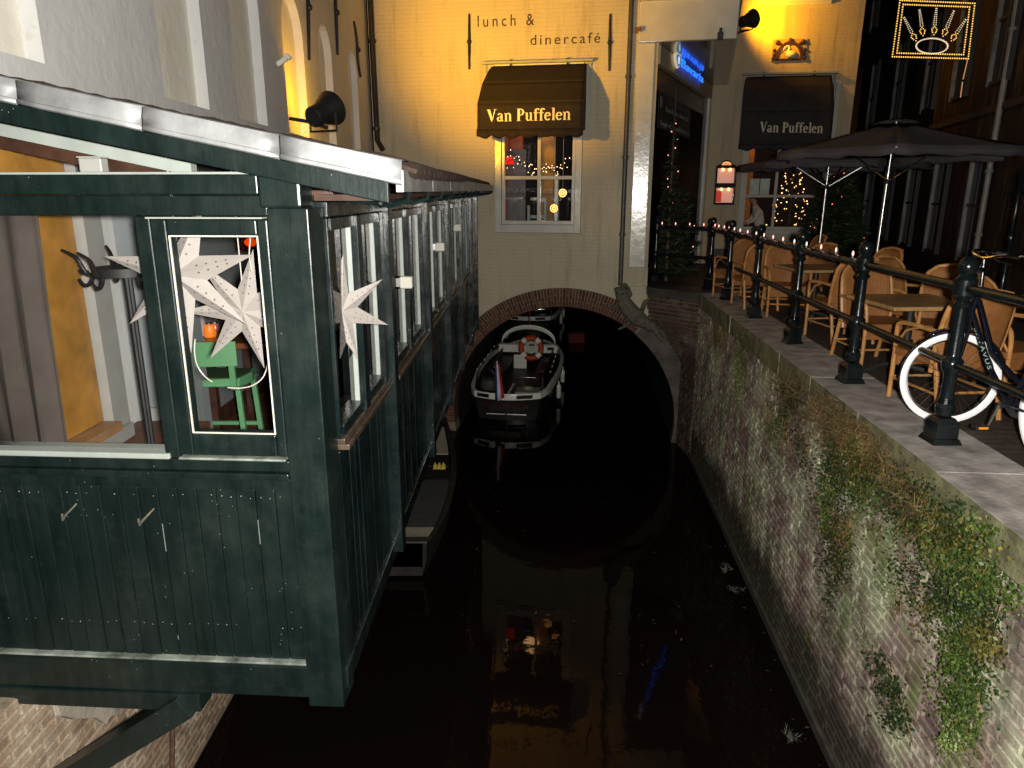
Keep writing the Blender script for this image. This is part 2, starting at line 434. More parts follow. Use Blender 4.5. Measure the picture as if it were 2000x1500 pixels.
M['stoolg'] = mat("sage_green_paint", (.10, .27, .125), .45, .1, 5)
M['stoolseat'] = mat("dark_green_seat", (.025, .06, .02), .6, .15, 5)

# ------------------------------------------------------------------ shared brick meshes
def brick_mesh(name, L, H, D, ch=.006):
    m = MB(); a, b = L / 2, H / 2
    P = [(-a, 0, -b), (a, 0, -b), (a, 0, b), (-a, 0, b)]
    P = [(x, D, z) for x, _, z in P] + [(x, ch, z) for x, _, z in P] + [(x * (1 - ch / a), 0, z * (1 - ch / b)) for x, _, z in P]
    idx = [(8, 9, 10, 11)]
    for k in range(4):
        j = (k + 1) % 4
        idx += [(4 + k, 4 + j, 8 + j, 8 + k), (k, j, 4 + j, 4 + k)]
    return P, idx
def add_brick(name, mesh, parent, Mx):
    o = bpy.data.objects.new(name, mesh); COL.objects.link(o)
    attach(o, parent); o.matrix_basis = Mx
    return o
def mk(name, P, idx, m):
    b = MB(); b.grid(P, idx); me = bpy.data.meshes.new(name); me.from_pydata(b.v, [], b.f); me.materials.append(m); return me
# ------------------------------------------------------------------ water and ground
def watermat():
    t = NT("black_canal_water"); mp = t.n("ShaderNodeMapping"); mp.inputs["Scale"].default_value = (1, 1, 1); t.l(t.pos(), mp.inputs[0])
    h = t.noise(2.2, 3, .5, mp.outputs[0]); t.bump(h, .06, .05)
    t.b.inputs["IOR"].default_value = 1.33
    t.b.inputs['Specular Tint'].default_value = (1, .82, .74, 1)
    return t.done((.005, .003, .0025), .03, 0, .21)
m = MB(); m.face([(-3.2, -4, WATER), (9, -4, WATER), (9, 44, WATER), (-3.2, 44, WATER)]); struct(m, "canal_water", watermat())

def paving():
    t = NT("wet_brick_paving"); p = t.pos()
    bk = t.n("ShaderNodeTexBrick"); t.l(p, bk.inputs["Vector"]); bk.inputs["Scale"].default_value = 1
    bk.inputs["Brick Width"].default_value = .2; bk.inputs["Row Height"].default_value = .1; bk.inputs["Mortar Size"].default_value = .006
    bk.inputs["Color1"].default_value = (.075, .055, .045, 1); bk.inputs["Color2"].default_value = (.05, .04, .036, 1); bk.inputs["Mortar"].default_value = (.02, .018, .015, 1)
    col = t.mix(t.ramp(t.noise(14, 5, .7), [(.55, (0, 0, 0)), (.72, (1, 1, 1))]), bk.outputs[0], (.10, .075, .05))
    bw = t.n("ShaderNodeRGBToBW"); t.l(bk.outputs[0], bw.inputs[0])
    t.bump(t.math('ADD', t.math('MULTIPLY', bw.outputs[0], 10), t.noise(20, 4)), .4, .008)
    return t.done(col, .65, 0, .35)
pv = paving()
m = MB()
gp = [(2.5, -4), (QUAY.p(11.95, 0).x + .3, 12.0), (2.75, 12.75), (2.3, 13.1), (2.3, 30), (24, 30), (24, -4)]
m.prism(gp, lambda a, b, d: V((a, b, d)), -.4, -.025)
struct(m, "terrace_pavement", pv)

# ------------------------------------------------------------------ quay wall
qw = thing("quay_wall", "mossy brick canal wall with stone coping along the right side of the water", "wall", (2.6, 6, -1.5))
m = MB(); m.fbox(QUAY, -2, 12.6, -3.6, -.24, -.5, -.012); m.build("mortar_backing", M['mortar_q'], qw)
BL, BH, JT = .208, .056, .012
P, I_ = brick_mesh("quay_brick", BL, BH, .05); QM = mk("brick", P, I_, M['quay_brick'])
rows = []
for r in range(int((3.25 - .25) / (BH + JT))):
    z = -.285 - r * (BH + JT)
    hd = r % 2
    y = .3 + R.random() * .01 + (hd * .055)
    while y < 12.4:
        rows.append((y, z)); y += BL + JT
def pj(q):
    d = V(q) - EYE; yy = d.y * _c - d.z * _s; return 1000 + FPX * d.x / yy, 750 - FPX * (d.y * _s + d.z * _c) / yy
rows = [(y, z) for y, z in rows if z > WATER - .15]
inview = [(y, z) for y, z in rows if pj(QUAY.p(y, z))[0] < 2020 and pj(QUAY.p(y, z))[1] < 1530]
inview.sort(key=lambda t: (QUAY.p(*t) - EYE).length); near = set(inview[:290])
st = MB()
for y, z in rows:
    d = R.uniform(-.004, .006); tilt = R.uniform(-.012, .012)
    Mx = QUAY.M(y, z, .004 + d) @ Matrix.Rotation(tilt, 4, 'Y') @ Matrix.Rotation(R.uniform(-.02, .02), 4, 'Z')
    # Frame.M has x along the wall and y into it
    if R.random() < .02: continue
    if (y, z) in near: add_brick("brick", QM, qw, Mx)
    else: st.grid([Mx @ V(q) for q in P], I_)
st.build("brick_field", M['quay_brick'], qw, kind='stuff')
# coping stones with mossy faces
y = .4; k = 0
while y < 11.9:
    L = min(R.uniform(.95, 1.25), 11.95 - y)
    m = MB(); e = R.uniform(0, .006)
    pts = [(y + .004, -.24), (y + L - .004, -.24)]
    m.fbox(QUAY, y + .0008, y + L - .0008, -.232, 0 + e * .6, -.52, .045 + R.uniform(-.006, .006))
    o = m.build("coping_stone", [M['coping'], M['coping_moss']], qw, bevel=.005)
    for p_ in o.data.polygons:
        if abs(p_.normal.dot(QUAY.en)) > .8 and (p_.center - QUAY.o).dot(QUAY.en) > 0: p_.material_index = 1
    y += L
# wing wall between arch and quay
KT = QUAY.p(11.95, 0); KT = V((KT.x, KT.y, 0))
ARC_S, ARC_Z, ARC_R, ARC_T = .972, -2.545, 2.13, .345
def wing_left(z):
    q = ARC_R + ARC_T + .04; h = q * q - (z - ARC_Z) ** 2
    s = ARC_S + (math.sqrt(h) if h > 0 else 0); s = max(s, 2.50); s = min(s, 3.18)
    return FAC.p(s, z, .02)
ww = thing("wing_wall", "dark red brick wing wall between the arch and the quay corner", "wall", (2.9, 12.3, -1.2))
m = MB(); rws = []
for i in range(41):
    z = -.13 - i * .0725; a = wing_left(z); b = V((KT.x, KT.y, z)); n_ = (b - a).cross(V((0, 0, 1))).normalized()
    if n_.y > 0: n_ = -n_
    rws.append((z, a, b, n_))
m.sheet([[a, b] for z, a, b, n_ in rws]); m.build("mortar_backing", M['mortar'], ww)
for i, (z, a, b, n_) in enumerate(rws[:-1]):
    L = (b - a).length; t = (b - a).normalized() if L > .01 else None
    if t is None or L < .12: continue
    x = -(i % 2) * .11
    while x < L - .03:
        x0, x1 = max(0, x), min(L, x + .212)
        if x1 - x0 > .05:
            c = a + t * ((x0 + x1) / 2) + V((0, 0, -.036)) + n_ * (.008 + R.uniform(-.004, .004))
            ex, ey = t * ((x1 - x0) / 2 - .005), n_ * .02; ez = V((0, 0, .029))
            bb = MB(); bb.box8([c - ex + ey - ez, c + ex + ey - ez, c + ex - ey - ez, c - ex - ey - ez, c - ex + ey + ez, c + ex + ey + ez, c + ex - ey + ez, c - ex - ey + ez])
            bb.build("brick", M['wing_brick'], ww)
        x += .222
m = MB(); a, b = FAC.p(2.43, 0, -.02), KT
for z0, z1, o_ in ((-.13, 0.0, .05),):
    n_ = (b - a).cross(V((0, 0, 1))).normalized(); n_ = n_ if n_.y < 0 else -n_
    t = (b - a).normalized()
    q = [a + n_ * o_ - t * .0, b + n_ * o_ + t * .02, b - n_ * .6 + t * .35, a - n_ * .6]
    m.prism([(p.x, p.y) for p in q], lambda x, y, d: V((x, y, d)), z0, z1 - .004)
m.build("coping_slab", M['darkstone'], ww, bevel=.01)
# algae ledge at the waterline
m = MB(); m.fbox(QUAY, 0, 12.4, WATER - .2, WATER + .09, 0, .035); m.build("waterline_footing", M['darkstone'], qw)

# ------------------------------------------------------------------ cafe facade over the arch
cafe = thing("cafe_building", "cream painted cafe facade standing over the brick canal arch", "building", (0, 13.2, 0))
W1 = dict(s0=FAC.at(967, 400)[0], s1=FAC.at(1135, 400)[0], z0=.925, z1=3.79)
ro = ARC_R + ARC_T - .01
zb = WATER - .4
a0 = math.asin((zb - ARC_Z) / ro)
arc = [(ARC_S + ro * math.cos(a), ARC_Z + ro * math.sin(a)) for a in [math.pi - a0 + (2 * a0 - math.pi) * i / 48 for i in range(49)]]
SL = -2.56
outline = [(SL, zb), *arc, (3.6, zb), (3.6, -.16), (2.47, -.16), (2.47, 8.2), (SL, 8.2)]
hole = [(W1['s0'], W1['z0']), (W1['s1'], W1['z0']), (W1['s1'], W1['z1']), (W1['s0'], W1['z1'])]
m = MB(); m.prism(outline, lambda a, b, d: FAC.p(a, b, d), -.35, 0, holes=[hole]); m.build("wall", M['cream'], cafe)
# vault
m = MB(); n = 40; ax = V((.10, 1, 0)).normalized()
prof = [(ARC_S + ARC_R * math.cos(math.pi * 1.07 - math.pi * 1.14 * i / n), ARC_Z + ARC_R * math.sin(math.pi * 1.07 - math.pi * 1.14 * i / n)) for i in range(n + 1)]
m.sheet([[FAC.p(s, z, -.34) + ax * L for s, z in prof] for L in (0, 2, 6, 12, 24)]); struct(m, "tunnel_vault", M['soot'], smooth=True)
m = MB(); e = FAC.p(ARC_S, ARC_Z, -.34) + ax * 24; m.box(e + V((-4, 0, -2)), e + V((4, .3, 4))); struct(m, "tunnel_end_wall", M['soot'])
# arch ring: mortar body and single bricks
m = MB(); th0, th1 = rad(-11), rad(191)
def ring(r0, r1, d0, d1, n=60, a0=th0, a1=th1):
    pin = [(ARC_S + r0 * math.cos(lerp(a0, a1, i / n)), ARC_Z + r0 * math.sin(lerp(a0, a1, i / n))) for i in range(n + 1)]
    pout = [(ARC_S + r1 * math.cos(lerp(a0, a1, i / n)), ARC_Z + r1 * math.sin(lerp(a0, a1, i / n))) for i in range(n + 1)]
    for i in range(n):
        m.box8([FAC.p(*pin[i], d1), FAC.p(*pin[i + 1], d1), FAC.p(*pin[i + 1], d0), FAC.p(*pin[i], d0), FAC.p(*pout[i], d1), FAC.p(*pout[i + 1], d1), FAC.p(*pout[i + 1], d0), FAC.p(*pout[i], d0)])
ring(ARC_R + .006, ARC_R + ARC_T + .012, -.34, .003); m.build("arch_mortar", M['mortar'], cafe)
meshes = {}
def ring_brick(key, w, h):
    if key not in meshes:
        P2, I2 = brick_mesh("arch_brick", w, h, .33, .005); meshes[key] = mk("brick", P2, I2, M['arch_brick'])
    return meshes[key]
NB = 94
for i in range(NB):
    a = lerp(rad(52), rad(186), (i + .5) / NB)
    rl = .205 if i % 2 else .112; rl2 = ARC_T - rl - .012
    for r0, h in ((ARC_R, rl), (ARC_R + rl + .012, rl2)):
        rc = r0 + h / 2; s = ARC_S + rc * math.cos(a); z = ARC_Z + rc * math.sin(a)
        Mx = FAC.M(s, z, .012 + R.uniform(-.004, .008)) @ Matrix.Rotation(math.pi / 2 - a, 4, 'Y') @ Matrix.Rotation(R.uniform(-.015, .015), 4, 'X')
        add_brick("brick", ring_brick((round(h, 3)), (ARC_R * rad(134) / NB) - .008, h), cafe, Mx)
m = MB(); ring(ARC_R - .004, ARC_R + ARC_T + .07, -.3, .03, 24, rad(-11), rad(51)); m.build("cement_patch", M['cement'], cafe, smooth=True)
# left intrados brick lining seen behind the posts
# plaster foot right of the ring
m = MB(); m.prism([FAC.at(1238, 560), FAC.at(1262, 556), FAC.at(1263, 600), FAC.at(1294, 645), FAC.at(1262, 625), FAC.at(1240, 590)], lambda a, b, d: FAC.p(a, b, d), .0, .075); m.build("plaster_foot", M['cream'], cafe)

# window 1
def window(parent, F, s0, s1, z0, z1, mul, tran, fw=.10, sash=.055, set_d=-.02, name="window", gl='glass', pw='white_gl'):
    m = MB(); fd0, fd1 = set_d - .10, set_d + .045
    m.fbox(F, s0, s0 + fw, z0, z1, fd0, fd1); m.fbox(F, s1 - fw, s1, z0, z1, fd0, fd1)
    m.fbox(F, s0 + fw, s1 - fw, z1 - fw, z1, fd0, fd1); m.fbox(F, s0 + fw, s1 - fw, z0, z0 + fw * 1.25, fd0, fd1)
    w = m.build(name, M[pw], parent, bevel=.008)
    a0, a1, b0, b1 = s0 + fw + .004, s1 - fw - .004, z0 + fw * 1.25 + .003, z1 - fw - .004
    m = MB(); d0, d1 = set_d - .07, set_d + .004
    m.fbox(F, a0, a0 + sash, b0, b1, d0, d1); m.fbox(F, a1 - sash, a1, b0, b1, d0, d1)
    m.fbox(F, a0 + sash, a1 - sash, b1 - sash, b1, d0, d1); m.fbox(F, a0 + sash, a1 - sash, b0, b0 + sash * 1.2, d0, d1)
    mw = .03
    for t_ in tran: m.fbox(F, a0 + sash, a1 - sash, t_ - mw, t_ + mw, d0 + .006, d1 - .004)
    for q in mul: m.fbox(F, q - mw, q + mw, b0 + sash * 1.2, b1 - sash, d0 + .010, d1 - .002)
    m.build("sash", M[pw], w, bevel=.006)
    m = MB(); m.face([F.p(a0 + sash - .002, b0, set_d - .045), F.p(a1 - sash + .002, b0, set_d - .045), F.p(a1 - sash + .002, b1, set_d - .045), F.p(a0 + sash - .002, b1, set_d - .045)])
    m.build("pane", M[gl], w)
    return w
wa = window(cafe, FAC, W1['s0'] + .003, W1['s1'] - .003, W1['z0'] + .003, W1['z1'] - .003, [FAC.at(1052, 380)[0]], [FAC.at(1052, 347)[1], 3.0], fw=.115)
m = MB(); m.fbox(FAC, W1['s0'] - .03, W1['s1'] + .03, W1['z0'] - .045, W1['z0'], .0, .05); m.build("window_sill", M['cream'], cafe, bevel=.008)
# room behind window 1
m = MB(); F = FAC
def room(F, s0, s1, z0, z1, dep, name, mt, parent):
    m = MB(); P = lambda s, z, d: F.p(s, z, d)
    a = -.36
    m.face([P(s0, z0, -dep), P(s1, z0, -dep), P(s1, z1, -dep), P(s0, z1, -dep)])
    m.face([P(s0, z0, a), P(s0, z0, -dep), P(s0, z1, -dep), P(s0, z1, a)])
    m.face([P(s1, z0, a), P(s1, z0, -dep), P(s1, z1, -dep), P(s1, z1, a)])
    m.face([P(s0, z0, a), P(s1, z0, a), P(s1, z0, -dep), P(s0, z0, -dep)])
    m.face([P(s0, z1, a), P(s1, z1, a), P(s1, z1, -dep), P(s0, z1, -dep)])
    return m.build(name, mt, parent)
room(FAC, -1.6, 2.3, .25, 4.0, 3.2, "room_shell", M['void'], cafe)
# painted words on the wall
def text_pts(body, spacing=1.0, res=4):
    cu = bpy.data.curves.new("t", 'FONT'); cu.body = body; cu.size = 1; cu.space_character = spacing; cu.resolution_u = res
    o = bpy.data.objects.new("t", cu); COL.objects.link(o)
    dg = bpy.context.evaluated_depsgraph_get(); me = o.evaluated_get(dg).to_mesh()
    vs = [tuple(v.co) for v in me.vertices]; fs = [tuple(p.vertices) for p in me.polygons]
    bpy.data.objects.remove(o); bpy.data.curves.remove(cu)
    return vs, fs
def letters(vs, fs):
    """split a line of text into its letters: pieces that overlap sideways belong together"""
    par = list(range(len(vs)))
    def fd_(i):
        while par[i] != i: par[i] = par[par[i]]; i = par[i]
        return i
    for f in fs:
        for a in f[1:]: par[fd_(a)] = fd_(f[0])
    isl = {}
    for f in fs: isl.setdefault(fd_(f[0]), []).append(f)
    sp = sorted(((min(vs[i][0] for f in q for i in f), max(vs[i][0] for f in q for i in f), q) for q in isl.values()), key=lambda t: t[0])
    out = []
    for a, b, q in sp:
        if out and a < out[-1][1] - .02: out[-1][1] = max(out[-1][1], b); out[-1][2] += q
        else: out.append([a, b, list(q)])
    for _, _, q in out:
        ids = sorted({i for f in q for i in f}); mp = {i: k for k, i in enumerate(ids)}
        yield [vs[i] for i in ids], [tuple(mp[i] for i in f) for f in q]
def put_text(F, body, s0, s1, z0, z1, d, mt, name, parent=None, spacing=1.0, bold=0, h_ref=None):
    """lettering filling s0..s1 wide; z0 base line, z1 top of the tallest letter"""
    vs, fs = text_pts(body, spacing)
    xs = [v[0] for v in vs]; ys = [v[1] for v in vs]; x0, x1 = min(xs), max(xs); y0, y1 = (0 if h_ref else min(ys)), max(ys)
    fn = lambda v: F.p(lerp(s0, s1, (v[0] - x0) / (x1 - x0)), lerp(z0, z1, (v[1] - y0) / (y1 - y0)), d)
    if name == "letter":
        for lv, lf in letters(vs, fs):
            m = MB(); m.v = [tuple(fn(v)) for v in lv]; m.f = lf; m.m = [0] * len(lf); m.build("letter", mt, parent, solid=.004)
        return
    m = MB(); m.v = [tuple(fn(v)) for v in vs]; m.f = fs; m.m = [0] * len(fs)
    return m.build(name, mt, parent, solid=.004, kind='stuff')
wl = thing("wall_lettering", "dark painted words lunch & dinercafé between two iron wall anchors", "lettering", FAC.p(.5, 4.2, .01))
a, b = FAC.at(933, 53), FAC.at(1043, 51)
put_text(FAC, "lunch &", a[0], b[0], a[1], FAC.at(985, 29)[1], .006, M['letter_d'], "letter", wl, 1.45, h_ref=1)
a, b = FAC.at(1036, 88), FAC.at(1172, 87)
put_text(FAC, "dinercafé", a[0], b[0], a[1], FAC.at(1150, 64)[1], .006, M['letter_d'], "letter", wl, 1.3, h_ref=1)
# wall anchors
def anchor(F, u0, v0, u1, v1, label, group, bend=0, d=.02):
    p0, p1 = F.at(u0, v0), F.at(u1, v1)
    t = thing("wall_anchor", label, "wall anchor", F.p(*p1, d), group)
    m = MB(); n = 9
    pts = []
    for i in range(n):
        q = i / (n - 1); s = lerp(p0[0], p1[0], q) + bend * math.sin(q * 2 * math.pi) ; z = lerp(p0[1], p1[1], q)
        pts.append(F.p(s, z, d))
    m.tube(pts, [.018 + .010 * (1 - abs(2 * i / (n - 1) - 1)) for i in range(n)], 8); m.build("bar", M['iron'], t, smooth=True)
    m = MB(); c = pts[n // 2]; m.ball(c + F.en * .015, .042, 10); m.build("eye_bolt", M['iron'], t, smooth=True)
anchor(FAC, 917, 28, 917, 136, "straight black iron wall anchor left of the word lunch", "iron wall anchors")
anchor(FAC, 1192, 28, 1190, 139, "straight black iron wall anchor right of the word dinercafé", "iron wall anchors")
anchor(LW, 596, -90, 601, 117, "black iron wall anchor on the grey wall, left of the orange niche", "iron wall anchors")
anchor(LW, 650, -60, 657, 107, "black iron wall anchor above and right of the orange niche", "iron wall anchors")
anchor(LW, 689, 42, 702, 150, "bent S shaped iron wall anchor near the house corner", "iron wall anchors", .06)
# downpipes
def pipe(name, label, pts, r, mt, rings):
    t = thing(name, label, "drainpipe", pts[-1], "drainpipes")
    m = MB(); m.tube(pts, r, 10); m.build("pipe", mt, t, smooth=True)
    for q in rings:
        m = MB(); m.lathe([(r, -.03), (r * 1.35, -.025), (r * 1.35, .025), (r, .03)], q, 12); m.build("collar", mt, t)
    return t
s = FAC.at(1223, 270)[0]; zt = FAC.at(1212, 556)[1]
pipe("drainpipe", "slim dark drainpipe down the cafe front beside the white column", [FAC.p(s, 8, .07), FAC.p(s, 3, .07), FAC.p(s, zt, .07)], .042, M['pipe'], [FAC.p(s, z, .07) for z in (zt + .9, zt + 2.2, zt + 3.5, 5.1)])
cx = FAC.p(SL, 0, .09)
pipe("drainpipe", "dark brown drainpipe in the corner where grey wall meets cream facade", [cx + V((.09, 0, 8)), cx + V((.09, 0, 4)), cx + V((.10, 0, 2.55)), cx + V((.2, -.05, 2.38))], .05, M['brown_pipe'], [cx + V((.09, 0, z)) for z in (2.75, 4.2, 5.5)])

# ------------------------------------------------------------------ entrance bay: column, overhang, door wall, recessed wall
bay = thing("entrance_bay", "cafe corner entrance with white column, overhanging lintel and dark doorway", "building", (3.3, 13.5, 0))
cs0, cs1 = FAC.at(1235, 300)[0] + .02, FAC.at(1266, 300)[0] + .03
cz0 = FAC.at(1240, 522)[1]
m = MB(); m.fbox(FAC, cs0, cs1, cz0, 4.03, -.25, .045); m.build("column", M['white_gl'], bay, bevel=.012)
m = MB(); m.fbox(FAC, cs0, 2.475, -.14, cz0 - .003, -.25, .03); m.build("column_foot", M['cream'], bay)
bs1 = FAC.at(1436, 88)[0]
lin = [FAC.p(cs0, 0, .10), FAC.p(bs1, 0, .10), DC + V((.35, -.05, 0)), DC + V((.05, .3, 0)), FAC.p(cs0, 0, -.3)]
zl = 4.04
m = MB(); m.prism([(p.x, p.y) for p in lin], lambda x, y, d: V((x, y, d)), zl, 4.64); o = m.build("lintel", [M['white_gl']], bay, bevel=.015)
m = MB(); c2 = [lin[0] + FAC.en * .05, lin[1] + FAC.en * .05 + FAC.ex * .05, lin[2] + V((.08, 0, 0)), lin[3], lin[4]]
m.prism([(p.x, p.y) for p in c2], lambda x, y, d: V((x, y, d)), 4.643, 4.70); m.build("cornice", M['cream2'], bay)
m = MB(); m.prism([(p.x, p.y) for p in [lin[0] - FAC.en * .08, lin[1] - FAC.en * .08 - FAC.ex * .05, lin[2] + V((-.03, 0, 0)), lin[3], lin[4]]], lambda x, y, d: V((x, y, d)), 4.703, 8.2); m.build("upper_wall", M['cream2'], bay)
soff = mat("glossy_soffit_paint", (.16, .14, .12), .16, .1, 3, spec=.9, coat=.6)
m = MB(); sp_ = [lin[0] - FAC.en * .02, lin[1] - FAC.en * .02 - FAC.ex * .02, lin[2] + V((-.03, 0, 0)), DC, DA]
m.prism([(p.x, p.y) for p in sp_], lambda x, y, d: V((x, y, d)), zl - .012, zl - .003); m.build("soffit", soff, bay)
DL = (DC - DA).length
jl = .12
m = MB()
m.fbox(DOOR, .05, DL, 3.72, zl - .016, -.25, .03); m.build("door_lintel", M['cream2'], bay, bevel=.008)
m = MB(); m.fbox(DOOR, DL - .30, DL - .02, 0, 3.717, -.2, .04); m.build("door_jamb", M['white_gl'], bay, bevel=.01)
m = MB(); m.fbox(DOOR, DL - .42, DL - .303, 0, 3.717, -.2, -.02); m.build("door_frame", mat("grey_door_frame", (.10, .09, .085), .4), bay)
m = MB(); m.fbox(DOOR, .05, DL - .423, -.02, 3.717, -.09, -.07); m.build("door_glass", mat("black_door_glass", (.006, .005, .005), .6, .1, spec=.02), bay)
m = MB(); m.fbox(DOOR, .3, DL - .43, 3.35, 3.7, -.068, -.06); m.build("transom_panel", mat("dim_transom_pane", (.05, .045, .04), .3), bay)
dp = [DOOR.at(1300, 175), DOOR.at(1352, 258)]
m = MB(); q0, q1 = DOOR.at(1293, 180), DOOR.at(1356, 185); zt_, zb_ = q0[1] + .02, DOOR.at(1300, 252)[1]
m.fbox(DOOR, q0[0], q1[0], zb_, zt_, -.055, -.045); sgn = m.build("door_sign", mat("black_sign_board", (.012, .012, .013), .5), bay)
dim = mat("dim_sign_lettering", (.20, .20, .20), .7); dim2 = mat("faint_sign_lettering", (.07, .07, .07), .7)
W_ = q1[0] - q0[0]; H_ = zt_ - zb_
put_text(DOOR, "Van Puffelen", q0[0] + W_ * .25, q0[0] + W_ * .9, zt_ - H_ * .25, zt_ - H_ * .06, -.040, dim2, "lettering", sgn, h_ref=1)
put_text(DOOR, "Lunch- en dinercafé", q0[0] + W_ * .2, q0[0] + W_ * .92, zt_ - H_ * .48, zt_ - H_ * .32, -.040, dim, "lettering", sgn, h_ref=1)
put_text(DOOR, "Koppie wel. te middle Eerste. te", q0[0] + W_ * .06, q0[0] + W_ * .97, zt_ - H_ * .92, zt_ - H_ * .76, -.040, dim, "lettering", sgn, h_ref=1)
m = MB()
for z_ in (.12, .22, .32): m.fbox(DOOR, q0[0] + W_ * .04, q0[0] + W_ * .08, zt_ - H_ * z_ - .06, zt_ - H_ * z_, -.044, -.036)
m.build("sign_mark", dim, sgn)
m = MB(); q = FAC.at(1405, 75); m.fbox(FAC, q[0] - .045, q[0] + .045, q[1] - .05, q[1] + .07, .10, .16); m.tube([FAC.p(q[0], q[1] + .06, .13), FAC.p(q[0], q[1] + .13, .13)], .025, 8)
tag(m.build("wall_sensor", M['iron'], None, bevel=.006), "small black sensor box on the white lintel's lower right corner", "sensor")
m = MB(); q = FAC.at(1246, 62); m.fbox(FAC, q[0] - .05, q[0] + .05, q[1] - .03, q[1] + .03, .0, .2)
tag(m.build("wall_lamp", mat("orange_brass", (.4, .16, .04), .3, metal=.6), None, bevel=.01), "tiny brass wall lamp at the top of the slim drainpipe", "lamp")

rw = thing("recessed_facade", "set back cream wall with the right hand awning and carved swan stone", "building", (6, 17.3, 0))
we0 = -.02; we1 = W2.at(1655, 260)[0] + .03
a_ = W2.at(1449, 300)[0]; b_ = W2.at(1592, 420)[0]
X2 = dict(s0=a_ + .02, s1=b_ + .25, z0=W2.at(1448, 458)[1], z1=4.1)
m = MB(); m.prism([(we0, -.1), (we1, -.1), (we1 + .05, 8.2), (we0, 8.2)], lambda a, b, d: W2.p(a, b, d), -.4, 0, holes=[[(X2['s0'], X2['z0']), (X2['s1'], X2['z0']), (X2['s1'], X2['z1']), (X2['s0'], X2['z1'])]])
m.build("wall", M['cream2'], rw)
m = MB(); m.fbox(W2, .25, we1 + .02, -.05, .33, .0, .04); m.build("plinth", M['darkstone'], rw)
wb = window(rw, W2, X2['s0'] + .003, X2['s1'] - .003, X2['z0'] + .003, X2['z1'] - .003, [W2.at(1513, 400)[0]], [W2.at(1480, 383)[1], 3.2], fw=.09)
m = MB(); m.fbox(W2, X2['s0'] - .06, X2['s1'] + .06, X2['z0'] - .06, X2['z0'], 0, .07); m.build("window_sill", M['white_gl'], rw, bevel=.008)
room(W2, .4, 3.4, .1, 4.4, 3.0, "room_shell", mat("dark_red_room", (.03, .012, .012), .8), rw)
m = MB(); q = W2.at(1455, 310), W2.at(1489, 380); m.fbox(W2, q[0][0] - .1, q[1][0] + .03, .1, 4.3, -1.6, -1.5); m.build("orange_wall_panel", mat("orange_wall", (.55, .20, .03), .7), rw)
m = MB(); q0 = W2.at(1478, 13); q1 = W2.at(1622, 11); m.fbox(W2, q0[0], q1[0], q0[1], q0[1] + .12, 0, .08); m.fbox(W2, q0[0] + .1, q1[0] - .1, q0[1] + .123, 8.0, 0, .03); m.build("upper_window", M['white_gl'], rw, bevel=.01)
# end return of the wall
# ------------------------------------------------------------------ bold serif lettering drawn as outlines
def rib(pts, ws):
    L, Rr = [], []
    n = len(pts)
    for i, p in enumerate(pts):
        t = V(pts[min(i + 1, n - 1)]) - V(pts[max(i - 1, 0)]); t.normalize(); nx, ny = -t.y, t.x
        w = (ws[i] if isinstance(ws, (list, tuple)) else ws) / 2
        L.append((p[0] + nx * w, p[1] + ny * w)); Rr.append((p[0] - nx * w, p[1] - ny * w))
    return [[L[i], L[i + 1], Rr[i + 1], Rr[i]] for i in range(n - 1)]
def el(cx, cy, rx, ry, a0, a1, n=14): return [(cx + rx * math.cos(rad(lerp(a0, a1, i / n))), cy + ry * math.sin(rad(lerp(a0, a1, i / n)))) for i in range(n + 1)]
def ew(lo, hi, a0, a1, n=14): return [lo + (hi - lo) * abs(math.cos(rad(lerp(a0, a1, i / n)))) for i in range(n + 1)]
def bx_(x0, y0, x1, y1): return [[(x0, y0), (x1, y0), (x1, y1), (x0, y1)]]
def serif(cx, y, w, up=1): return [[(cx - w, y), (cx + w, y), (cx + w * .6, y + .045 * up), (cx - w * .6, y + .045 * up)]]
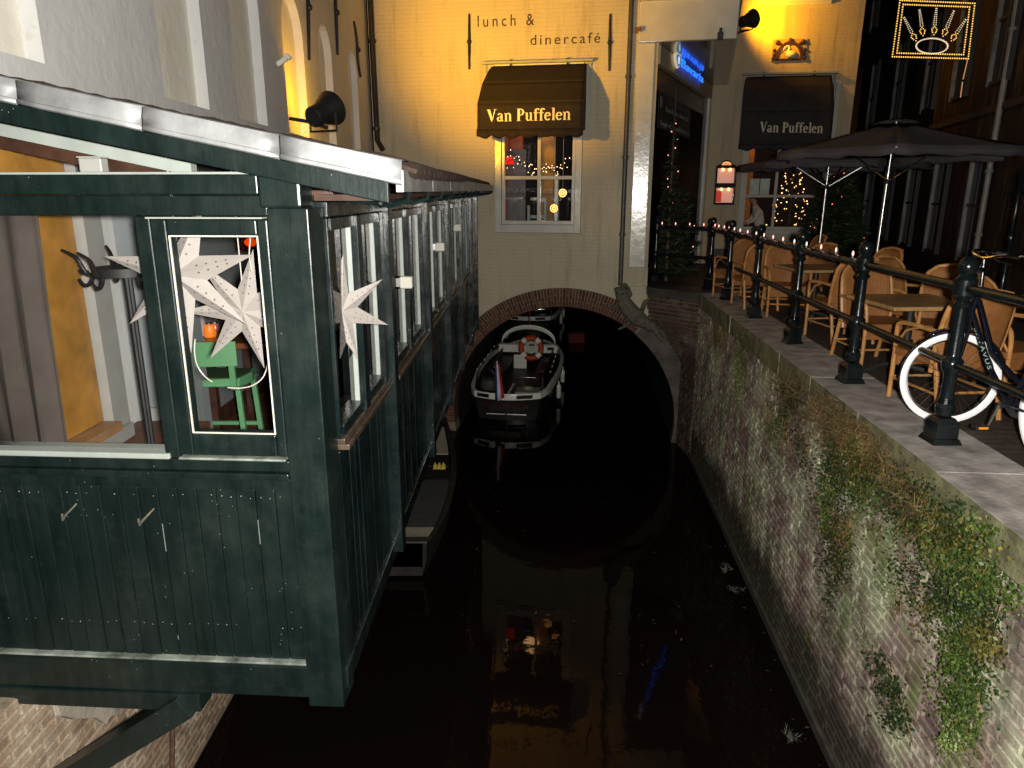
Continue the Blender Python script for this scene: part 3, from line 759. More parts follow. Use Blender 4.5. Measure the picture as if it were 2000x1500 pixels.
G = {
 'V': (.78, [[(.04, .96), (.26, .96), (.46, .22), (.40, 0), (.36, 0)]] + [[(.60, .96), (.68, .96), (.42, 0), (.38, .06)]] + serif(.15, 1, .17, -1) + serif(.65, 1, .13, -1)),
 'P': (.66, bx_(.10, .04, .29, .96) + rib(el(.30, .72, .24, .25, 90, -90), [.06, .06, .07, .1, .13, .16, .18, .18, .18, .16, .13, .1, .07, .06, .06]) + bx_(.24, .935, .31, .995) + bx_(.24, .445, .31, .505) + serif(.195, 0, .18) + serif(.17, 1, .15, -1)),
 'a': (.56, bx_(.31, .06, .46, .50) + rib(el(.255, .49, .135, .155, 0, 165), [.15, .13, .11, .09, .075, .065, .06, .06, .065, .07, .08, .10, .12, .13, .13]) + rib(el(.205, .185, .13, .145, 70, 330), ew(.07, .15, 70, 330)) + rib([(.33, .42), (.25, .36), (.2, .325)], [.05, .07, .09]) + rib([(.39, .1), (.46, .03), (.53, .07)], [.12, .07, .04])),
 'n': (.66, bx_(.09, .03, .245, .64) + rib(el(.33, .46, .155, .18, 160, 0), [.05, .06, .07, .075, .08, .085, .09, .10, .11, .12, .13, .14, .15, .15, .15]) + bx_(.41, .03, .56, .47) + serif(.165, 0, .15) + serif(.485, 0, .14) + [[(.02, .62), (.10, .58), (.10, .67), (.02, .66)]]),
 'u': (.66, bx_(.09, .18, .245, .64) + rib(el(.30, .19, .135, .155, 180, 345), [.15, .15, .15, .14, .13, .11, .10, .09, .08, .07, .065, .06, .06, .06, .06]) + bx_(.40, .04, .555, .64) + serif(.12, .67, .11, -1) + serif(.43, .67, .11, -1) + serif(.55, 0, .10)),
 'f': (.42, bx_(.10, .03, .26, .82) + rib(el(.31, .79, .135, .175, 180, 25), [.16, .16, .15, .14, .12, .1, .09, .08, .08, .08, .09, .1, .12, .12, .11]) + bx_(.02, .59, .39, .66) + serif(.19, 0, .16)),
 'e': (.53, rib(el(.265, .33, .185, .295, 10, 320), ew(.075, .155, 10, 320)) + bx_(.15, .335, .44, .40)),
 'l': (.34, bx_(.10, .03, .255, .97) + serif(.18, 0, .15) + serif(.13, 1, .12, -1)),
}
def serif_text(body, fn, width, height, d, name, mt, parent):
    tot = sum(G[c][0] if c != ' ' else .3 for c in body) - .06
    x = 0; m = MB(); k = 0; sx = width / tot
    for c in body:
        if c == ' ': x += .3; continue
        adv, polys = G[c]
        m = MB()
        for pl_ in polys:
            k += 1; dd = d + .0004 * (k % 7)
            m.face([fn((x + a) * sx, b * height, dd) for a, b in pl_])
        x += adv; m.build("letter", mt, parent)

# ------------------------------------------------------------------ awnings
def awning(F, u0, u1, vt, vfold1, vfold2, vb, proj, txt, label, tcol, side_u, nscal, mt, frame_px):
    s0, zt = F.at(u0, vt); s1 = F.at(u1, vt)[0]; s0f = F.at(side_u, 230, proj)[0] if side_u else s0
    L0 = lambda d: lerp(s0, s0f, max(0, min(1, (d - .06) / proj)) ** .6)
    um = (u0 + u1) / 2
    t = thing("awning", label, "awning", F.p((s0 + s1) / 2, zt, 0), "shop awnings")
    z1 = F.at(um, vfold1, proj * .62)[1]; z2 = F.at(um, vfold2, proj)[1]; z3 = F.at(um, vb, proj + .03)[1]
    prof = [(.06, zt), (proj * .62, z1), (proj, z2), (proj + .02, z3 + .03)]
    nm = 24
    # canopy panels between the hoops, canvas sagging a little
    for k in range(3):
        (d0, za), (d1, zb_) = prof[k], prof[k + 1]; m = MB(); rows = []
        for j in range(7):
            q = j / 6; sag = math.sin(q * math.pi) * .012
            rows.append([F.p(lerp(L0(lerp(d0, d1, q)), s1, i / nm), lerp(za, zb_, q) , lerp(d0, d1, q) - sag + .004 * math.sin(i * 1.7 + k)) for i in range(nm + 1)])
        m.sheet(rows); m.build("canopy_panel", mt, t, smooth=True, solid=.006)
    for s_ in (s0, s1):
        m = MB(); P_ = [(.02, zt - .02)] + prof + [(proj * .5, z3 + .06), (.02, z3 + .10)]
        m.face([F.p(L0(d) if s_ == s0 else s_, z, d) for d, z in P_]); m.build("side_curtain", mt, t, solid=.006)
    m = MB(); rows = [[], []]; n = nscal * 8
    for i in range(n + 1):
        s_ = lerp(s0f - .008, s1 + .008, i / n); fl = .012 * math.sin(i / n * 23)
        rows[0].append(F.p(s_, z3 + .075, proj + .026)); rows[1].append(F.p(s_, z3 - .035 - .04 * abs(math.sin(i / 8 * math.pi)) + .01 * math.sin(i * .9), proj + .034 + fl))
    m.sheet(rows); m.build("valance", mt, t, smooth=True, solid=.004)
    for k in range(1, 4):
        m = MB(); d_, z_ = prof[k]; m.tube([F.p(s0 + .012, zt - .25, .02), F.p(L0(d_) + .012, z_ - .012, d_ - .018), F.p(s1 - .012, z_ - .012, d_ - .018), F.p(s1 - .012, zt - .25, .02)], .011, 6); m.build("hoop", M['iron'], t)
    # head board and side rails on the wall
    (fu0, fv0), (fu1, fv1), fvb = frame_px
    a, b = F.at(fu0, fv0), F.at(fu1, fv1)
    m = MB(); m.fbox(F, a[0] - .02, b[0] + .02, (a[1] + b[1]) / 2 - .02, (a[1] + b[1]) / 2 + .02, .0, .13); m.build("head_board", M['white_in'] if not tcol else tcol, t, bevel=.006)
    for s_ in (a[0] + .03, b[0] - .03):
        m = MB(); m.fbox(F, s_ - .018, s_ + .018, F.at(fu1, fvb)[1], (a[1] + b[1]) / 2 - .022, .002, .035); m.build("side_rail", M['white_in'], t)
    for q in (.2, .8):
        m = MB(); m.bar(F.p(lerp(s0, s1, q), zt, .05), F.p(lerp(s0, s1, q), zt + .10, .05), .05, .03, F.ex); m.build("roller_bracket", M['iron'], t)
    (tu0, tv0), (tu1, tv1), th = txt
    p0, p1 = F.at(tu0, tv0, proj + .02), F.at(tu1, tv1, proj + .02)
    hh = F.at(tu0, tv0 - th, proj + .02)[1] - p0[1]
    sl = (p1[1] - p0[1]) / (p1[0] - p0[0])
    pz = lambda z: proj + .02 * (z2 - z) / max(.01, (z2 - z3))
    serif_text("Van Puffelen", lambda x, y, d: F.p(p0[0] + x, p0[1] + x * sl + y, pz(p0[1] + y) + d), p1[0] - p0[0], hh, .016, "lettering", M['letter'], t)
    return t
awning(FAC, 962, 1146, 131, 160, 200, 260, .62, ((951, 238), (1114, 234), 24), "dark brown scalloped awning left of the drainpipe, glowing yellow at its edge", None, 932, 7, M['awning'], ((946, 125), (1157, 119), 270))
awning(W2, 1458, 1622, 151, 172, 215, 287, .55, ((1483, 258), (1606, 260), 20), "charcoal scalloped awning above the terrace, right of the menu case", None, 1447, 6, M['awning2'], ((1451, 147), (1634, 142), 290))

# ------------------------------------------------------------------ neon sign
t = thing("neon_sign", "blue lit Bavaria beer sign with shield under the white lintel", "sign", DOOR.p(1.5, 3.9, .1))
OFF = .09
a, b = DOOR.at(1331, 122, OFF), DOOR.at(1375, 126, OFF)
zt_ = DOOR.at(1334, 107, OFF)[1]; zb_ = DOOR.at(1334, 133, OFF)[1]
zt_ = min(zt_, zl - .03)
vs, fs = text_pts("Bavaria", 1.02)
x0, x1 = min(v[0] for v in vs), max(v[0] for v in vs); y1 = max(v[1] for v in vs)
def ntext(dx, mt, nm, sc_):
    m = MB(); m.v = [tuple(DOOR.p(lerp(a[0], b[0], (v[0] - x0) / (x1 - x0)), lerp(zb_, zt_, v[1] / y1), OFF + dx)) for v in vs]; m.f = fs; m.m = [0] * len(fs)
    return m.build(nm, mt, t, solid=sc_)
ntext(0, M['neon'], "letter_glow", .010)
ntext(.012, M['neon_c'], "letter_core", .003)
sgm = MB(); c = DOOR.at(1323, 119, OFF); hh = (DOOR.at(1322, 103, OFF)[1] - DOOR.at(1322, 134, OFF)[1]) / 2; ww_ = DOOR.at(1329, 119, OFF)[0] - c[0]
sh = lambda k: [(c[0] + ww_ * k * x, c[1] + hh * k * y) for x, y in ((-.7, .9), (0, 1), (.7, .9), (1, .6), (.85, 0), (.45, -.65), (0, -1), (-.45, -.65), (-.85, 0), (-1, .6))]
m = MB(); m.prism(sh(1), lambda x, y, d: DOOR.p(x, y, d), OFF - .02, OFF + .02); sb = m.build("shield", glow("white_gold_edge", (1, .85, .6), .45), t)
m = MB(); m.prism(sh(.78), lambda x, y, d: DOOR.p(x, y, d), OFF + .021, OFF + .028); m.build("shield_face", glow("blue_shield_face", (.04, .26, .7), .5), sb)
m = MB(); m.prism([(c[0] + ww_ * x, c[1] + hh * y) for x, y in ((-.2, -.35), (.15, -.4), (.1, .05), (.35, .2), (.1, .25), (.15, .5), (-.15, .55), (-.2, .2), (-.4, .1), (-.15, 0))], lambda x, y, d: DOOR.p(x, y, d), OFF + .029, OFF + .034); m.build("shield_emblem", glow("white_emblem", (.8, .95, 1), .8), sb)
m = MB()
for s_ in (a[0] + .1, b[0] - .1): m.bar(DOOR.p(s_, (zt_ + zb_) / 2, .03), DOOR.p(s_, (zt_ + zb_) / 2, OFF - .016), .02, .02)
m.build("standoff", M['iron'], t)

# ------------------------------------------------------------------ floodlights
def floodlight(name_label, c, dirv, power, color, ang, group, body_r=.16, length=.30, arm=None, blend=1.0, spill=0):
    c = V(c); d = V(dirv).normalized()
    t = thing("floodlight", name_label, "floodlight", c, group)
    m = MB(); m.lathe([(.10, -length), (.115, -length + .02), (.115, -length * .45), (.13, -length * .35), (body_r * 1.25, .06), (body_r * 1.3, .08), (body_r * 1.25, .085), (body_r * 1.05, .05)], c, 24, ax=d); m.build("housing", M['black'], t, smooth=True)
    m = MB(); m.lathe([(body_r * 1.0, .040), (body_r * 1.0, .046)], c, 24, ax=d); m.build("lens", glow("floodlight_lens", color, 6), t)
    side = d.cross(V((0, 0, 1))).normalized()
    m = MB(); m.tube([c + side * .18 - d * .1, c + side * .19 - d * .1 - V((0, 0, .2)), c - side * .19 - d * .1 - V((0, 0, .2)), c - side * .18 - d * .1], .014, 6); m.build("yoke", M['iron'], t)
    if arm: 
        m = MB(); m.tube(arm, .02, 8); m.build("arm", M['iron'], t)
    l = lamp("floodlight_beam", 'SPOT', c + d * .12, power, color, c + d * 3, .08, ang, blend)
    l.parent = t; l.matrix_parent_inverse = Matrix.Translation(-c)
    if spill:
        l = lamp('floodlight_spill', 'POINT', c - d * .05 + V((-.02, .14, .1)), spill, color, None, .06); l.parent = t; l.matrix_parent_inverse = Matrix.Translation(-c)
    return t
f1 = LW.at(640, 215, .42); c1 = LW.p(f1[0], f1[1], .42)
floodlight("large black floodlight on the grey wall shining yellow on the facade", c1, V((.05, 13.2, 4.5)) - c1, 1950, (1, .47, .0), 66, "floodlights on the houses", .15, .29, [LW.p(f1[0] - .1, f1[1] - .1, 0), LW.p(f1[0] - .1, f1[1] - .14, .25), c1 + V((0, -.05, -.2))], spill=45)
f2 = W2.at(1466, 38, .75); c2_ = W2.p(f2[0], f2[1], .75)
floodlight("round black floodlight near the swan stone, lighting it orange", c2_, W2.p(f2[0] + 1.2, f2[1] + .45, 0) - c2_, 300, (1, .44, .0), 150, "floodlights on the houses", .15, .26, [W2.p(f2[0] - .12, f2[1] - .12, 0), W2.p(f2[0] - .12, f2[1] - .15, .4), c2_ + V((0, .05, -.2))])
f0 = LW.p(9.75, 4.9, .22)
m = MB(); m.bar(LW.p(8.31, 2.96, .0), LW.p(8.31, 3.03, .11), .04, .05); m.bar(LW.p(8.31, 3.03, .11), LW.p(8.31, 3.06, .14), .05, .07)
tag(m.build("wall_bracket", M['niche'], None, bevel=.008), "short pale bracket sticking out of the grey wall between two niches", "bracket")

# ------------------------------------------------------------------ swan stone
p0, p1 = W2.at(1506, 120), W2.at(1577, 76)
t = thing("gable_stone", "carved square stone with a white swan in a brown frame", "relief", W2.p((p0[0] + p1[0]) / 2, p0[1], 0))
gx = lambda q: lerp(p0[0], p1[0], q); gz = lambda q: lerp(p0[1], p1[1], q)
m = MB(); m.fbox(W2, gx(0), gx(1), gz(0), gz(1), 0, .03); m.build("panel", mat("tan_stone", (.4, .26, .13), .8), t)
brn = mat("brown_carving", (.055, .018, .012), .6, .3)
m = MB(); A = [(lerp(.5, .5 + .42 * math.cos(math.pi * i / 16), 1), .04 + .86 * math.sin(math.pi * i / 16)) for i in range(17)]; B = [(.5 + .33 * math.cos(math.pi * i / 16), .10 + .66 * math.sin(math.pi * i / 16)) for i in range(17)]
m.prism([(gx(x), gz(y)) for x, y in A + B[::-1]], lambda a, b, d: W2.p(a, b, d), .031, .075)
m.build("arch_frame", brn, t)
m = MB()
for x, y, r in ((.13, .86, .07), (.2, .8, .05), (.87, .86, .07), (.8, .8, .05), (.5, .94, .07), (.07, .3, .05), (.93, .3, .05), (.06, .5, .05), (.94, .5, .05), (.05, .12, .06), (.95, .12, .06)):
    m.ball(W2.p(gx(x), gz(y), .04), r * (p1[0] - p0[0]), 8)
m.build("scroll_carving", brn, t, smooth=True, kind='stuff')
m = MB(); m.prism([(gx(x), gz(y)) for x, y in B], lambda a, b, d: W2.p(a, b, d), .031, .036); m.build("lunette", mat("ochre_field", (.55, .36, .10), .7), t)
swan = mat("white_swan_stone", (.8, .72, .6), .6)
m = MB(); bd = []
for i in range(7):
    q = i / 6; bd.append(W2.p(gx(.40 + .34 * q), gz(.27 + .02 * math.sin(q * 3)), .045))
W_ = p1[0] - p0[0]
m.tube(bd, [.03 * W_, .09 * W_, .11 * W_, .11 * W_, .10 * W_, .07 * W_, .02 * W_], 10)
nk = [(.43, .32), (.47, .45), (.49, .58), (.46, .68), (.41, .68), (.36, .60), (.31, .50)]
m.tube([W2.p(gx(x), gz(y), .05) for x, y in nk], [.05 * W_, .04 * W_, .03 * W_, .028 * W_, .03 * W_, .036 * W_, .02 * W_], 8)
m.build("swan", swan, t, smooth=True)
m = MB(); m.tube([W2.p(gx(.30), gz(.47), .05), W2.p(gx(.26), gz(.36), .05)], [.022 * W_, .008 * W_], 6); m.build("beak", mat("red_beak", (.3, .05, .02), .5), t)
m = MB(); m.fbox(W2, gx(.12), gx(.84), gz(.02), gz(.10), .031, .05); m.build("water_base", brn, t)

# ------------------------------------------------------------------ menu case
t0, t1 = W2.at(1391, 400), W2.at(1440, 325)
t = thing("menu_case", "lit black menu case with arched top on the wall beside the door", "menu case", W2.p((t0[0] + t1[0]) / 2, t0[1], 0))
mx = lambda q: lerp(t0[0] + .02, t1[0] - .02, q); H_ = t1[1] - t0[1]
zz = lambda q: t0[1] + H_ * q
blk = mat("black_case_paint", (.014, .013, .013), .2, .2)
m = MB(); out = [(0, 0), (1, 0), (1, 1)] + [(.93, 1.03), (.76, 1.07), (.68, 1.14), (.5, 1.17), (.32, 1.14), (.24, 1.07), (.07, 1.03)] + [(0, 1)]
m.prism([(mx(x), zz(y)) for x, y in out], lambda a, b, d: W2.p(a, b, d), 0, .05); m.build("back_board", blk, t)
m = MB()
for x0, x1, y0, y1 in ((0, .07, 0, 1), (.93, 1, 0, 1), (.07, .93, 0, .05), (.07, .93, .45, .56), (.07, .93, .96, 1.0)): m.fbox(W2, mx(x0), mx(x1), zz(y0), zz(y1), .051, .11)
m.build("frame", blk, t, bevel=.006)
for y0, y1, red in ((.06, .44, 1), (.57, .95, 0)):
    m = MB(); m.fbox(W2, mx(.10), mx(.90), zz(y0), zz(y1), .052, .058); pg = m.build("menu_sheet", glow("lit_menu_paper", (.9, .42, .30), .5), t)
    if red: m = MB(); m.fbox(W2, mx(.10), mx(.36), zz(y0) + .01, zz(y1) - .06, .0585, .062); m.build("red_card", glow("lit_red_card", (.8, .05, .03), .35), pg)
    for q in (.33, .68):
        m = MB(); m.ball(W2.p(mx(q), zz(y1) - .03, .085), .035, 8); m.build("lamp", M['amber_hot'], t)
m = MB(); m.prism([(mx(.5 + .23 * math.cos(math.pi * i / 10)), zz(1.035 + .09 * math.sin(math.pi * i / 10))) for i in range(11)], lambda a, b, d: W2.p(a, b, d), .051, .06); m.build("lit_header", glow("orange_header", (1, .38, .12), 1.1), t)
put_text(W2, "Menu", mx(.38), mx(.62), zz(1.05), zz(1.09), .066, blk, "lettering", t)
m = MB(); m.face([W2.p(mx(.07), zz(.05), .10), W2.p(mx(.93), zz(.05), .10), W2.p(mx(.93), zz(.96), .10), W2.p(mx(.07), zz(.96), .10)]); m.build("pane", M['glass'], t)

# ------------------------------------------------------------------ things seen through window 1
lamp("cafe_room_lamp", 'POINT', FAC.p(.2, 3.0, -1.7), 12, (1, .55, .25), None, .15)
def disc(u, v, label):
    p = FAC.at(u, v, -.2); c = FAC.p(p[0], p[1], -.2); r = .078
    t = thing("hanging_ornament", label, "ornament", c, "round lit ornaments in the cafe window")
    m = MB(); m.lathe([(r * .2, -.012), (r, -.012), (r, .012), (r * .2, .012)], c, 24, ax=FAC.en); m.build("disc", glow("orange_disc", (.6, .17, .01), .30), t)
    for i in range(14):
        a = 2 * math.pi * i / 14; q = c + FAC.ex * (math.cos(a) * r * .8) + V((0, 0, math.sin(a) * r * .8)) + FAC.en * .014
        m = MB(); m.ball(q, .009, 6); m.build("bulb", M['amber_hot'], t)
    m = MB()
    for i in range(7):
        a = 2 * math.pi * i / 7; m.ball(c + FAC.ex * (math.cos(a) * r * .35) + V((0, 0, math.sin(a) * r * .35)) + FAC.en * .014, .010, 6)
    m.build("inner_bulb", M['amber_hot'], t, kind='stuff')
    m = MB(); m.tube([c + V((0, 0, r)), V((c.x, c.y, 3.6))], .004, 5); m.build("cord", M['white_in'], t)
disc(1099, 377, "upper right round orange ornament hanging in the cafe window"); disc(1082, 407, "lower left round orange ornament hanging in the cafe window")
t = thing("fairy_light_string", "swag of warm white fairy lights across the upper panes of the cafe window", "string lights", FAC.p(.3, 2.2, -.4))
def swag(pl, n, F, d, jit, t, mt, rad_=.012, cord=True, drop=.1):
    pts = []
    for i in range(n):
        q = i / (n - 1) * (len(pl) - 1); k = min(int(q), len(pl) - 2); f = q - k
        u, v = lerp(pl[k][0], pl[k + 1][0], f), lerp(pl[k][1], pl[k + 1][1], f)
        s_, z_ = F.at(u, v, d); pts.append(F.p(s_, z_, d))
    m = MB(); m.tube(pts, .005, 5); m.build("cable", M['black'], t)
    for p in pts:
        q = p + V((R.uniform(-jit, jit), R.uniform(-.1, .1), R.uniform(-jit, jit) - drop * .3)); m = MB(); m.ball(q, rad_, 6); m.build("bulb", mt, t)
BW = glow("warm_white_bulb", (1, .66, .36), 3.5)
swag([(987, 296), (1005, 300), (1015, 318), (1030, 324), (1045, 326), (1060, 328), (1075, 333), (1085, 320), (1097, 318), (1112, 302)], 30, FAC, -.42, .07, t, BW, .009)
swag([(990, 318), (1010, 305), (1025, 333), (1052, 325), (1070, 325), (1080, 338), (1100, 325), (1113, 310)], 20, FAC, -.55, .10, t, BW, .008)
# shelf with glasses, red lamp, ochre pillar, stool, bottles
def ppf(u, v, d, F=FAC): s_, z_ = F.at(u, v, d); return F.p(s_, z_, d), s_, z_
a = FAC.at(988, 386, -1.0); b = FAC.at(1024, 386, -1.0)
t = thing("bar_shelf", "small white bar shelf with upright back seen through the cafe window", "shelf", FAC.p(a[0], a[1], -1.0))
m = MB(); m.fbox(FAC, a[0], b[0], a[1] - .03, a[1], -1.15, -.9); m.build("board", M['white_in'], t)
m = MB(); m.fbox(FAC, a[0], b[0], 1.0, a[1] + .9, -1.2, -1.155); m.build("back_panel", mat("mirror_grey", (.16, .15, .15), .3), t)
for i in range(10):
    s_ = lerp(a[0] + .03, b[0] - .03, i / 9); m = MB(); h = R.uniform(.10, .17)
    m.lathe([(.018, 0), (.02, .004), (.006, .01), (.006, h * .5), (.028, h * .65), (.03, h)], FAC.p(s_, a[1], -1.0), 8)
    tag(m.build("wine_glass", mat("glassware", (.3, .3, .3), .1, metal=.3) if i == 0 else bpy.data.materials["glassware"], None, smooth=True), "small wine glass in the row on the bar shelf", "glass", "wine glasses on the bar shelf")
p, s_, z_ = ppf(995, 318, -.9)
t = thing("red_lamp", "glowing red lampshade at the left inside the cafe window", "lamp", p)
m = MB(); m.lathe([(.05, .11), (.09, -.02), (.085, -.02), (.048, .105)], p, 14); m.build("lamp_shade", glow("red_lampshade", (1, .02, .01), .8), t)
m = MB(); m.tube([p + V((0, 0, .1)), V((p.x, p.y, 3.98))], .006, 5); m.build("cord", M['black'], t)
p0, p1 = FAC.at(1054, 290, -1.9), FAC.at(1083, 425, -1.9)
m = MB(); m.fbox(FAC, p0[0], p1[0], .25, 3.95, -2.1, -1.9); tag(m.build("timber_pillar", mat("ochre_pillar", (.34, .2, .07), .6), None), "ochre pillar standing inside behind the right panes of the cafe window", "pillar")
p0, p1 = FAC.at(992, 262, -2.2), FAC.at(1020, 295, -2.2)
m = MB(); m.fbox(FAC, p0[0] - .2, p1[0], .25, 3.95, -2.45, -2.25); tag(m.build("red_wall_panel", mat("red_brown_panel", (.3, .07, .03), .6), None), "red brown wall panel inside behind the top left pane of the cafe window", "panel")
t = thing("bar_chair", "dark chair with white edges inside the cafe window", "chair", FAC.p(.35, .7, -.8))
p = FAC.at(1030, 430, -.8)[0]; q = FAC.at(1046, 430, -.8)[0] + .06; zz0 = FAC.at(1040, 386, -.8)[1]; zz1 = FAC.at(1040, 418, -.8)[1]
m = MB(); m.fbox(FAC, p + .06, q + .10, zz0 - .05, zz0, -.84, -.78); m.build("top_rail", M['white_in'], t)
m = MB(); m.fbox(FAC, p + .06, q + .10, zz1 - .08, zz1 - .02, -.84, -.78); m.build("seat", M['white_in'], t)
m = MB(); m.fbox(FAC, p, p + .05, .26, zz1 + .16, -.84, -.78); m.build("leg", M['white_in'], t)
m = MB(); m.fbox(FAC, q + .10, q + .15, .26, zz0, -.84, -.78); m.build("leg", M['white_in'], t)
m = MB(); p, s_, z_ = ppf(1091, 350, -1.2); p0 = FAC.at(1081, 338, -1.3); p1 = FAC.at(1092, 392, -1.3)
m.fbox(FAC, p0[0], p1[0], .27, p0[1], -1.45, -1.3); tag(m.build("glass_cabinet", mat("pale_reflecting_steel", (.42, .47, .47), .25, .3, 3, metal=.4), None, bevel=.03), "narrow pale steel cabinet inside behind the ornaments", "cabinet")

# things behind window 2
lamp("terrace_room_lamp", 'POINT', W2.p(1.4, 3.2, -1.2), 8, (1, .5, .2), None, .1)
a, b = W2.at(1462, 380, -.12), W2.at(1505, 349, -.12)
for i in range(2):
    m = MB(); s0_, s1_ = lerp(a[0], b[0], i / 2 + .02), lerp(a[0], b[0], i / 2 + .48); m.fbox(W2, s0_, s1_, a[1], b[1], -.125, -.12)
    tag(m.build("menu_card", mat("pale_green_menu_paper", (.5, .56, .5), .5), None), ("left" if i == 0 else "right") + " one of two pale menu sheets behind the terrace window", "menu", "menu sheets in the terrace window")
# ------------------------------------------------------------------ skinned bodies
def skin_body(name, verts, edges, radii, mats, parent=None, sub=2, root=0, matfn=None):
    me = bpy.data.meshes.new(name + "_src"); me.from_pydata([tuple(v) for v in verts], edges, [])
    o = bpy.data.objects.new(name + "_src", me); COL.objects.link(o)
    md = o.modifiers.new("skin", 'SKIN')
    if not me.skin_vertices:
        bpy.context.view_layer.objects.active = o
    for i, sv in enumerate(me.skin_vertices[0].data):
        r = radii[i]; sv.radius = (r, r) if not isinstance(r, tuple) else r; sv.use_root = (i == root)
    md.use_smooth_shade = True
    s2 = o.modifiers.new("sub", 'SUBSURF'); s2.levels = sub; s2.render_levels = sub
    dg = bpy.context.evaluated_depsgraph_get()
    nm = bpy.data.meshes.new_from_object(o.evaluated_get(dg))
    bpy.data.objects.remove(o); bpy.data.meshes.remove(me)
    nm.name = name; nm.materials.clear()
    for q in mats: nm.materials.append(q)
    for p in nm.polygons:
        p.use_smooth = True
        if matfn: p.material_index = matfn(p.center)
    return link(name, nm, parent)

# seated guest behind the terrace window
skin = mat("skin", (.42, .24, .17), .55, .08); shirt = mat("white_shirt", (.62, .58, .54), .8, .1, 9); trou = mat("dark_trousers", (.02, .02, .025), .85)
g = W2.at(1487, 425, -.7); o_ = W2.p(g[0], 0, -.75); ex, ey = -W2.ex, -W2.en      # faces left along the wall
zc = g[1] - .22
Lp = lambda f, s, z: o_ + ex * f + ey * s + V((0, 0, zc + z))
vs = [Lp(0, 0, -.12), Lp(.02, 0, .05), Lp(.06, 0, .22), Lp(.10, 0, .38), Lp(.15, 0, .47), Lp(.18, 0, .54), Lp(.22, 0, .64), Lp(.22, 0, .72)]
rs = [.15, .14, .15, .15, .085, .06, .095, .07]; ed = [(i, i + 1) for i in range(7)]
for sd in (-1, 1):
    b = len(vs); vs += [Lp(.10, .19 * sd, .38), Lp(.2, .24 * sd, .16), Lp(.42, .17 * sd, .07), Lp(.50, .15 * sd, .07)]; rs += [.07, .05, .038, .035]
    ed += [(3, b), (b, b + 1), (b + 1, b + 2), (b + 2, b + 3)]
    for k in range(5):
        f0 = len(vs); off = (k - 2) * .018
        ln = (.05, .08, .09, .08, .065)[k]
        vs += [Lp(.50 + ln * .6, .15 * sd + off * 1.2 - (.02 if k == 0 else 0), .068), Lp(.50 + ln, .15 * sd + off * 1.3, .055)]; rs += [.010, .008]
        ed += [(b + 3, f0), (f0, f0 + 1)]
    h = len(vs); vs += [Lp(.02, .10 * sd, -.14), Lp(.42, .12 * sd, -.12), Lp(.42, .12 * sd, -.52), Lp(.55, .12 * sd, -.56)]; rs += [.10, .075, .05, .045]
    ed += [(0, h), (h, h + 1), (h + 1, h + 2), (h + 2, h + 3)]
def pm(c):
    f = (c - o_).dot(ex); z = c.z - zc
    if z > .50 or (f > .36 and z > -.02): return 0
    return 1 if z > -.03 else 2
t = thing("person", "seated person in a white shirt leaning left behind the terrace window", "person", Lp(0, 0, -.2))
bd = skin_body("body", vs, ed, rs, [skin, shirt, trou], t, 1, matfn=pm)
m = MB(); m.ball(Lp(.19, 0, .73), .098, 12); m.build("hair", mat("dark_hair", (.02, .014, .01), .7), bd, smooth=True)
m = MB(); m.tube([Lp(.30, 0, .68), Lp(.335, 0, .64), Lp(.31, 0, .635)], [.012, .018, .01], 6)
m.build("nose", skin, bd)
m = MB()
for sd in (-1, 1): m.ball(Lp(.298, .035 * sd, .68), .014, 6)
m.build("eye", M['black'], bd)
m = MB(); m.fbox(W2, g[0] - 1.0, g[0] - .25, zc + .0, zc + .03, -1.1, -.4); tb = thing("cafe_table", "dark table inside in front of the seated person", "table", W2.p(g[0] - .6, .1, -.7)); m.build("table_top", M['dark_wood'], tb)
m = MB(); m.tube([W2.p(g[0] - .62, .1, -.75), W2.p(g[0] - .62, zc, -.75)], .03, 8); m.build("leg", M['black'], tb)
m = MB(); m.fbox(W2, g[0] - .18, g[0] + .22, zc - .30, zc - .26, -1.0, -.55); ch = thing("cafe_chair", "dark chair under the seated person inside the cafe", "chair", W2.p(g[0], .1, -.75)); m.build("seat", M['black'], ch)
for a_, b_ in ((-.15, -.95), (-.15, -.6), (.19, -.95), (.19, -.6)):
    m = MB(); m.tube([W2.p(g[0] + a_, .1, b_), W2.p(g[0] + a_, zc - .3, b_)], .016, 6); m.build("leg", M['black'], ch)

